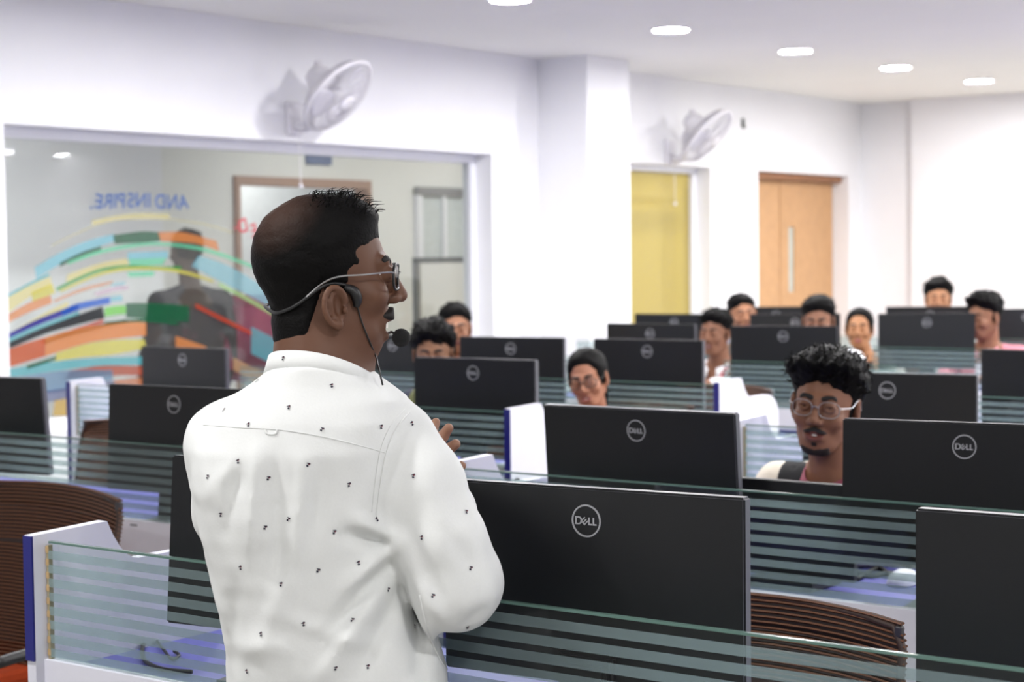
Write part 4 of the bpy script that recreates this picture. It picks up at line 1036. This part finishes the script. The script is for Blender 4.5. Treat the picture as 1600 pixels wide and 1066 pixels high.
# ------------------------------------------------------------ the lecturer
exec_lect = True
LD = 2.45
lo = at(480, 533, LD)
lec = thing('person', 'lecturer seen from behind in a white printed shirt, glasses and headset, face in profile', 'person', (lo.x, lo.y, 0), YAW)
Linv = lec.matrix_basis.inverted()
def q3(px, py, dD=0): return np.array(Linv @ at(px, py, LD+dD))          # point in the lecturer's own frame
u = LD/FPX
SK_L = skin((98, 66, 49))
s = .905
ho = q3(515, 434, 0.03); HR = rot(rad(7), rad(-1), 0)
W = lambda p: ho+s*(HR @ np.array(p))
f = Field(seq(ho[0]-.26, ho[0]-.118, ho[0]+.125, ho[0]+.26, .0026, .012), seq(ho[1]-.2, ho[1]-.095, ho[1]+.095, ho[1]+.2, .0026, .012), seq(ho[2]-.45, ho[2]-.135, ho[2]+.12, ho[2]+.14, .0026, .012))
head_field(f, ho, HR, s, ears='fine', ear_dz=-.036, smile=2.2)
nb = q3(497, 610, .02)
f.cap(W((-.018, 0, -.04)), nb, .056, .066, k=.02); f.cap(W((.02, 0, -.075)), nb+(.02, .02, 0), .04, .055, k=.03)
f.ell(nb+(0, .0, -.12), (.12, .08, .11), k=.03)
parts = [f.mesh()]
# right hand: palm hidden behind the sleeve, four fingers spread up and to the right
hf = Field(*[np.arange(c-.11, c+.11, .0024) for c in q3(685, 705, .20)])
palm = q3(668, 716, .20); wrist = q3(662, 762, .17)
hf.ell(palm, (.022, .034, .042), axis_frame((.8, .1, .5), (0, 1, 0)), k=0); hf.cap(wrist, palm, .026, .024, k=.02)
hf.cap(q3(655, 800, .15), wrist, .03, .026, k=.02)
for base_, mid, tip, r in (((668, 692, .225), (676, 672, .24), (681, 660, .245), .0080), ((678, 700, .21), (692, 682, .215), (701, 669, .21), .0086), ((682, 716, .20), (700, 703, .195), (712, 694, .185), .0088), ((684, 742, .19), (706, 737, .18), (721, 728, .17), .0084)):
    a, b_, c_ = q3(*base_), q3(*mid), q3(*tip)
    hf.cap(palm*.5+a*.5, a, r*1.25, r*1.12, k=.006); hf.cap(a, b_, r*1.1, r*1.02, k=.003); hf.cap(b_, c_, r, r*.86, k=.003)
hf.cap(q3(655, 725, .19), q3(650, 690, .24), .012, .010, k=.008); hf.cap(q3(650, 690, .24), q3(656, 668, .26), .0095, .008, k=.003)
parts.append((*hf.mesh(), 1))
lh = q3(430, 760, .36); V = HAND[0].copy(); V[:, 1] *= -1
parts.append((V @ axis_frame((.5, .3, .5), (0, 1, -.3)).T+lh, HAND[1][:, ::-1]))
body = np_mesh('body', parts, [SK_L, skin((142, 104, 84))], lec, 1)  # second skin, right hand only: paler palm plus lit tone put into colour
M_lhair = bpy.data.materials.new('thinning black hair'); M_lhair.use_nodes = True
nt = M_lhair.node_tree; bs_ = nt.nodes['Principled BSDF']; bs_.inputs['Roughness'].default_value = .6; bs_.inputs['Specular IOR Level'].default_value = .1
tcn = nt.nodes.new('ShaderNodeTexCoord'); vm = nt.nodes.new('ShaderNodeVectorMath'); vm.operation = 'DISTANCE'
vm.inputs[1].default_value = tuple(W((-.068, -.02, .085))); nt.links.new(tcn.outputs['Object'], vm.inputs[0])
rp = nt.nodes.new('ShaderNodeValToRGB'); rp.color_ramp.elements[0].position = .015; rp.color_ramp.elements[1].position = .066
rp.color_ramp.elements[0].color = (*lin((62, 43, 35)), 1); rp.color_ramp.elements[1].color = (*lin((9, 8, 8)), 1)
nt.links.new(vm.outputs['Value'], rp.inputs[0]); nt.links.new(rp.outputs[0], bs_.inputs['Base Color'])
nzn = nt.nodes.new('ShaderNodeTexNoise'); nzn.inputs['Scale'].default_value = 260; nt.links.new(tcn.outputs['Object'], nzn.inputs[0])
bpn = nt.nodes.new('ShaderNodeBump'); bpn.inputs['Strength'].default_value = .5; bpn.inputs['Distance'].default_value = .002
nt.links.new(nzn.outputs[0], bpn.inputs['Height']); nt.links.new(bpn.outputs[0], bs_.inputs['Normal'])
hairo = face_parts(lec, ho, HR, s, .0026, dict(th=.0055, top=.002, amp=.0012, freq=60, front=.009, line=.012, tx=.044, back=-.098, neck=1, jag=.006, bumps=((.055, 0, .10, .05, .004),)), 31, M_lhair, moust=1.12, teeth=True, lip=(100, 58, 50), ear_dz=-.036, glasses='lecturer', smile=2.2, brow=.5)
# wisps on top
def bvh(o): 
    dg = bpy.context.evaluated_depsgraph_get(); return BVHTree.FromObject(o, dg)
bpy.context.view_layer.update()
LM = Matrix.Translation(lec.location) @ Matrix.Rotation(YAW, 4, 'Z')
def cast(tree, px, py, off=.0):
    r = ray(px, py).normalized(); ol = Linv @ CO; dl = Linv.to_3x3() @ r
    h, n, i, d = tree.ray_cast(ol, dl)
    return (None, None) if h is None else (h-dl*off, n)
th_ = bvh(hairo); b = bmesh.new(); rs = random.Random(3)
for i in range(260):
    a = rs.uniform(-.03, .085); yy = rs.uniform(-.055, .055)
    p0 = Vector(W((a, yy, .2))); h, n, _, _ = th_.ray_cast(p0, Vector((0, 0, -1)))
    if h is None: continue
    dr = Vector((rs.uniform(-.5, 1.0), rs.uniform(-.5, .5), .55)).normalized(); ln = rs.uniform(.008, .02)
    tube(b, [h-n*.002, h+dr*ln*.5, h+dr*ln+Vector((ln*.35, 0, -ln*.3))], [.0007, .0006, .0002], 3, cap=False)
o = obj('hair_wisp', b, M_hair, lec); o['kind'] = 'stuff'

# shirt
g = Field(np.arange(-.30, .36, .0045), np.arange(-.24, .40, .0045), np.arange(q3(480, 1130)[2], q3(480, 560)[2], .0045))
X, Y, Z = g.P()
tab = [(572, 424, 566, .088, .02), (600, 388, 604, .098, .02), (625, 350, 636, .112, .02), (655, 325, 648, .122, .015), (700, 304, 645, .130, .01), (760, 299, 634, .132, .01), (830, 310, 630, .130, .01), (900, 328, 640, .128, .012), (960, 339, 655, .126, .015), (1010, 347, 672, .128, .018), (1060, 352, 698, .130, .02), (1140, 356, 705, .130, .02)]
zt = []; cx = []; ax = []; by_ = []; cyy = []
for py, l, r, b_, dy in tab:
    p0, p1 = q3(l, py), q3(r, py); zt.append((p0[2]+p1[2])/2); cx.append((p0[0]+p1[0])/2); ax.append((p1[0]-p0[0])/2); by_.append(b_); cyy.append(dy)
zt, cx, ax, by_, cyy = [np.array(a)[::-1] for a in (zt, cx, ax, by_, cyy)]
zz = g.zs; CXz, AXz, BYz, CYz = [np.interp(zz, zt, a)[None, None, :] for a in (cx, ax, by_, cyy)]
e = 2.5
rr = (np.abs((X-CXz)/AXz)**e+np.abs((Y-CYz)/BYz)**e)**(1/e)
g.F = ((rr-1)*np.minimum(AXz, BYz)*.9).astype(np.float32)
g.F = np.maximum(g.F, (Z-(q3(500, 570)[2]))*.8).astype(np.float32)
# right sleeve
for (a, b_, ra, rb) in (((630, 688, -.0), (655, 760, -.015), .048, .060), ((655, 760, -.015), (688, 850, -.03), .060, .062), ((688, 850, -.03), (710, 915, -.03), .060, .057), ((710, 915, -.03), (722, 905, -.01), .057, .050), ((722, 915, .0), (688, 800, .11), .052, .046), ((688, 800, .11), (664, 748, .17), .046, .036)):
    g.cap(q3(*a), q3(*b_), ra*1.0, rb*1.0, k=.022)
# left sleeve, forward and hidden
for (a, b_, ra, rb) in (((348, 690, .02), (362, 800, .09), .050, .048), ((362, 800, .09), (395, 880, .18), .046, .045), ((395, 880, .18), (425, 790, .33), .045, .036)):
    g.cap(q3(*a), q3(*b_), ra, rb, k=.03)
# folds: ridges and valleys drawn over the back
def fold(p0, p1, wd, amp):
    a, b_ = q3(*p0), q3(*p1); dx, dz = b_[0]-a[0], b_[2]-a[2]; L2 = dx*dx+dz*dz
    t = np.clip(((X-a[0])*dx+(Z-a[2])*dz)/L2, 0, 1); d2 = (X-a[0]-t*dx)**2+(Z-a[2]-t*dz)**2
    taper = np.sin(np.pi*np.clip(t*.9+.05, 0, 1))**.7
    g.F -= (1.7*amp*taper*np.exp(-d2/wd**2)*(Y < .10)).astype(np.float32)
for p0, p1, wd, amp in (((418, 690), (405, 860), .009, .0045), ((448, 690), (450, 900), .010, -.004), ((395, 690), (372, 820), .010, -.0035), ((520, 720), (500, 830), .013, -.004), ((490, 700), (478, 860), .010, .0035),
        ((628, 835), (545, 905), .010, .007), ((618, 858), (520, 975), .012, -.006), ((600, 905), (510, 1040), .014, .0055), ((632, 900), (560, 1050), .012, -.005), ((560, 790), (625, 832), .010, .006), ((540, 815), (610, 838), .009, -.006),
        ((470, 860), (420, 1000), .014, .0035), ((380, 900), (372, 1050), .012, -.004), ((440, 940), (600, 990), .012, .0035), ((360, 1000), (470, 985), .012, .003), ((655, 900), (690, 1040), .010, .006), ((640, 930), (660, 1060), .009, -.005),
        ((640, 800), (700, 930), .011, -.004), ((660, 720), (720, 860), .014, .003), ((700, 960), (650, 880), .010, .004), ((735, 870), (690, 800), .012, -.004), ((760, 930), (720, 965), .010, -.003), ((340, 760), (400, 700), .012, .003)):
    fold(p0, p1, wd, amp)
g.F += (.0016*hair_noise(X, Y, Z, 77, 26)+.0009*hair_noise(X, Y, Z, 78, 60)).astype(np.float32)
# neck opening
hole = np.sqrt(((X-nb[0])/.072)**2+((Y-nb[1]-.0)/.07)**2)-1
top = np.maximum(g.F, np.where(Z > q3(500, 640)[2], -hole*.05, -1).astype(np.float32))
V, Q = surface_nets(g.xs, g.ys, g.zs, top)
M_shirt = mat('white shirt cotton', (218, 220, 219), .85, var=.012, scale=300, bump=.08, spec=.2)
shirt = np_mesh('shirt', [(V, Q)], M_shirt, lec, 2)
bpy.context.view_layer.update()
st = bvh(shirt)
def seam(name, pts, r, m=M_shirt, off=.0005, parent=None):
    P = []
    for p in spline([(x, y, 0) for x, y in pts], 8):
        h, n = cast(st, p.x, p.y, off)
        if h is not None: P.append(h)
    return obj(name, tube(bmesh.new(), P, r, 6), m, shirt if parent is None else parent, smooth=True)
seam('yoke_seam', [(318, 664), (370, 668), (440, 672), (520, 686), (604, 708)], .0006)
seam('sleeve_seam', [(640, 644), (618, 672), (603, 710), (594, 760), (588, 806)], .0011)
seam('sleeve_seam', [(632, 640), (609, 668), (594, 706), (586, 756), (581, 800)], .0006)
seam('locker_loop', [(415, 672), (418, 678), (430, 678), (433, 671)], .0016)
seam('side_seam', [(655, 930), (668, 985), (690, 1035), (704, 1050)], .0014)
# collar leaf
b = bmesh.new(); rr_ = []
cc = q3(510, 556, .02); ztop = q3(500, 544)[2]
for k in range(49):
    a = rad(-205+350*k/48) + rad(0)
    fr = .5*(1+math.cos(a-rad(150))); drop = 92*u*fr**1.1
    ux, uy = math.sin(a), -math.cos(a); hgt = 35*u*(1-.25*fr)
    P = [(cc[0]+.0745*ux, cc[1]+.074*uy, ztop-drop-.012), (cc[0]+.0765*ux, cc[1]+.076*uy, ztop-drop), (cc[0]+.080*ux, cc[1]+.080*uy, ztop-drop), (cc[0]+.089*ux, cc[1]+.089*uy, ztop-drop-hgt), (cc[0]+.084*ux, cc[1]+.084*uy, ztop-drop-hgt)]
    rr_.append([b.verts.new(v) for v in P])
for A, B in zip(rr_, rr_[1:]):
    for j in range(4): b.faces.new((A[j], A[j+1], B[j+1], B[j]))
collar = obj('collar', b, M_shirt, lec, smooth=True)
so = collar.modifiers.new('thick', 'SOLIDIFY'); so.thickness = .002
bpy.context.view_layer.update()
# printed motif: little dark birds with a red speck
cb = bvh(collar); bp_ = bmesh.new()
spots = [(443, 560), (402, 596), (518, 603), (350, 641), (451, 637), (388, 664), (503, 671), (595, 667), (643, 662), (646, 744), (372, 721), (481, 726), (325, 745), (419, 747), (545, 757), (345, 804), (451, 811), (414, 824), (522, 831), (588, 812), (659, 840), (735, 888), (376, 887), (497, 891), (439, 913), (606, 921), (676, 931), (730, 980), (648, 956), (647, 979), (341, 969), (408, 991), (474, 975), (551, 969), (386, 1049), (524, 1044), (575, 1042), (700, 1032), (728, 800), (560, 880)]
rs = random.Random(5)
for px, py in spots:
    h, n = cast(cb if py < 575 else st, px, py, .0)
    if h is None: continue
    n = n.normalized()
    if n.dot(Linv.to_3x3() @ ray(px, py)) > 0: n = -n
    ux = Vector((0, 0, 1)).cross(n)
    if ux.length < .1: continue
    ux.normalize(); uz = n.cross(ux); c0 = h+n*.0012; a = rs.uniform(-.5, .5)
    e1 = ux*math.cos(a)+uz*math.sin(a); e2 = -ux*math.sin(a)+uz*math.cos(a)
    for poly, mi in (([(-.0030, .0018), (.0022, .0030), (.0034, .0012), (.0008, -.0002), (-.0006, .0006)], 0), ([(-.0022, -.0012), (.0004, -.0004), (.0018, -.0030), (-.0012, -.0034)], 0), ([(.0004, .0010), (.0022, .0016), (.0020, .0000), (.0008, -.0006)], 1)):
        fc = bp_.faces.new([bp_.verts.new(c0+e1*x*.95+e2*y*.95+n*.0002*mi) for x, y in poly]); fc.material_index = mi
o = obj('printed_motif', bp_, [mat('navy print', (34, 32, 52), .8), mat('maroon print', (120, 40, 56), .8)], shirt); o['kind'] = 'stuff'
# trousers and shoes (below the frame)
l = Field(np.arange(-.2, .25, .01), np.arange(-.2, .2, .01), np.arange(.06, .95, .01))
l.ell((.03, .02, .84), (.15, .125, .15), k=0)
for q in (-1, 1): l.cap((.03+q*.085, .02, .84), (.03+q*.10, .03, .47), .082, .062, k=.04); l.cap((.03+q*.10, .03, .47), (.03+q*.105, .0, .08), .06, .045, k=.03)
np_mesh('trousers', [l.mesh()], mat('trouser charcoal', (44, 46, 52), .85), lec, 1)
for q in (-1, 1):
    so = obj('shoe', shoe_bm(q), M_black, lec); so.rotation_euler = (0, 0, math.pi/2); so.location = (.03+q*(.105)+q*.12, -.40, 0)
# headset microphone
hs = thing('headset_microphone', 'black headset with foam-tipped microphone worn by the lecturer', 'headset', lec.location, YAW)
tb = bvh(body)
def on_head(px, py, off):
    h1, _ = cast(tb, px, py, off); h2, _ = cast(th_, px, py, off)
    c = [h for h in (h1, h2) if h is not None]
    if not c: return None
    ol = Linv @ CO; return min(c, key=lambda h: (h-ol).length)
P = [on_head(x, y, .004) for x, y in ((417, 491), (430, 489), (450, 484), (468, 474), (484, 462), (500, 451), (516, 444), (532, 444), (548, 448))]; P = [p for p in P if p is not None]
far = []
for k in range(1, 12):
    a = math.pi*k/11*.85; far.append(Vector(W((-.109*math.cos(a*.62)*1.0+.0, -.02+.10*math.sin(a*.62), -.050+.002*k))))
obj('neckband', tube(bmesh.new(), spline([far[i] for i in (8, 6, 4, 2)]+P, 4), .0023, 8), M_black, hs, smooth=True)
P2 = [on_head(x, y, .005) for x, y in ((538, 449), (552, 455), (558, 468), (556, 480))]; P2 = [p for p in P2 if p is not None]
obj('ear_clip', tube(bmesh.new(), spline(P2, 4), [.004+.004*math.sin(math.pi*i/(len(spline(P2, 4))-1)) for i in range(len(spline(P2, 4)))], 8), M_black, hs, smooth=True)
P3 = [on_head(x, y, .003) for x, y in ((558, 478), (566, 505), (578, 535), (587, 556))]; P3 = [p for p in P3 if p is not None]+[Vector(q3(590, 568, -.02)), Vector(q3(594, 585, -.045)), Vector(q3(598, 602, -.045))]
obj('cable', tube(bmesh.new(), spline(P3, 5), .0013, 6), M_black, hs, smooth=True)
mc = q3(627, 528, .0)
mb_ = obj('foam_windscreen', uv_ball(mc, .0128, 10), mat('black foam', (16, 15, 16), .95, bump=.6, scale=500), hs, smooth=True)
obj('boom', tube(bmesh.new(), spline([Vector(mc), Vector(q3(612, 519, .0)), Vector(W((.09, .035, -.085))), Vector(W((.05, .07, -.07))), Vector(W((.0, .083, -.03)))], 5), .0018, 6), M_black, hs, smooth=True)

# ------------------------------------------------------------ things lying on the desks
def cable(pts, r, label, m=M_black):
    c = sum((Vector(p) for p in pts), Vector())/len(pts)
    o = obj('cable', tube(bmesh.new(), spline(pts, 8), r, 6), m, smooth=True); return setp(o, label, 'cable')
z0 = DZ_+.005
cable([atZ(x, y, z0) for x, y in ((226, 1003), (222, 1018), (228, 1034), (255, 1046), (300, 1050))], .004, 'black cable loop on the nearest desk, seen through its striped glass at left')
cable([atZ(x, y, z0) for x, y in ((245, 1002), (258, 1018), (268, 1030), (280, 1024), (272, 1018))], .003, 'short black cable curl beside the loop on the nearest desk')
cable([atZ(x, y, z0) for x, y in ((1335, 893), (1360, 900), (1390, 896), (1428, 904))], .006, 'black cable on the desk behind the right brown chair')
cable([atZ(x, y, z0) for x, y in ((1340, 905), (1372, 888), (1400, 902), (1440, 896))], .005, 'second black cable crossing the first behind the right brown chair')
def box_thing(name, px, py, z, sx, sy, sz, rgb, label, cat, rz=0, bev=.004):
    p = atZ(px, py, z); t = thing(name, label, cat, (p.x, p.y, z), rad(rz))
    return t
t = thing('computer_mouse', 'white computer mouse on the desk, seen through glass left of the corner monitor', 'mouse', atZ(1412, 912, DZ_)); 
b = bmesh.new(); bmesh.ops.create_uvsphere(b, u_segments=16, v_segments=8, radius=1, matrix=Matrix.Translation((0, 0, .002)) @ Matrix.Diagonal((.032, .052, .03, 1)))
bmesh.ops.bisect_plane(b, geom=b.verts[:]+b.edges[:]+b.faces[:], plane_co=(0, 0, .001), plane_no=(0, 0, -1), clear_outer=True)
obj('shell', b, M_panel, t, smooth=True); obj('wheel', lathe(bmesh.new(), [(.006, -.003), (.006, .003)], 10, Matrix.Translation((0, .025, .028)) @ Matrix.Rotation(math.pi/2, 4, 'Y')), M_black, t)
t = thing('open_notebook', 'white papers lying on the desk right of the lecturer\'s fingers', 'notebook', (-3.62, 4.72, DZ_))
obj('page', bx(-.10, 0, -.07, .07, 0, .006), mat('paper', (232, 232, 236), .7), t); obj('page', bx(0.001, .10, -.07, .07, 0, .007), MATS['paper'], t)
t = obj('pencil_box', bx(-.05, .05, -.02, .02, 0, .03), mat('yellowish card', (206, 186, 140), .7), bevel=.003); t.location = (-3.86, 4.72, DZ_); setp(t, 'small yellowish box on the desk above the lecturer\'s fingers', 'box')
t = obj('blue_folder', bx(-.06, .06, -.08, .08, 0, .02), mat('bright blue card', (66, 70, 190), .5), bevel=.003); t.location = (-4.02, 4.70, DZ_); setp(t, 'small blue folder on the desk behind the lecturer\'s fingers', 'folder')
t = thing('pink_cloth', 'pink cloth bundle beside the lecturer\'s collar, left of the messy-haired student', 'cloth', (atY(607, 605, 4.66).x, 4.66, DZ_))
b = bmesh.new(); bmesh.ops.create_uvsphere(b, u_segments=16, v_segments=10, radius=1, matrix=Matrix.Translation((0, 0, .13)) @ Matrix.Diagonal((.045, .04, .13, 1)))
for v in b.verts: v.co.x += .008*math.sin(v.co.z*60); v.co.y += .006*math.cos(v.co.z*45+v.co.x*50)
obj('fold', b, mat('pink cloth', (224, 112, 142), .85), t, smooth=True); obj('fold', tube(bmesh.new(), spline([(-.03, -.03, .0), (-.035, -.045, .12), (-.01, -.03, .24)]), [.012]*12+[.010], 8), MATS['pink cloth'], t, smooth=True)
t = thing('cloth_pouch', 'olive green pouch beside the messy-haired student', 'pouch', (atY(640, 618, 4.62).x, 4.66, DZ_))
b = bmesh.new(); bmesh.ops.create_uvsphere(b, u_segments=16, v_segments=10, radius=1, matrix=Matrix.Translation((0, 0, .13)) @ Matrix.Diagonal((.05, .035, .13, 1))); obj('bag', b, mat('olive cloth', (120, 124, 82), .85, bump=.3), t, smooth=True)
obj('flap', bx(-.035, .035, -.037, -.03, .13, .2), MATS['olive cloth'], t, bevel=.003)
t = obj('red_seat_cushion', bx(-.2, .2, -.2, .2, 0, .06), mat('orange red cloth', (196, 74, 30), .85), bevel=.02); p = atZ(5, 1050, .50); t.location = (p.x-.1, p.y, .46); setp(t, 'orange red cushion on a stool at the lower left corner', 'cushion')
t2 = thing('stool', 'low stool under the orange red cushion at the lower left corner', 'stool', (p.x-.1, p.y, 0))
obj('stool_seat', bx(-.19, .19, -.19, .19, .43, .46), M_chairframe, t2, bevel=.004)
for sx in (-1, 1):
    for sy in (-1, 1): obj('leg', bx(sx*.16-.015, sx*.16+.015, sy*.16-.015, sy*.16+.015, 0, .43), M_chairframe, t2)
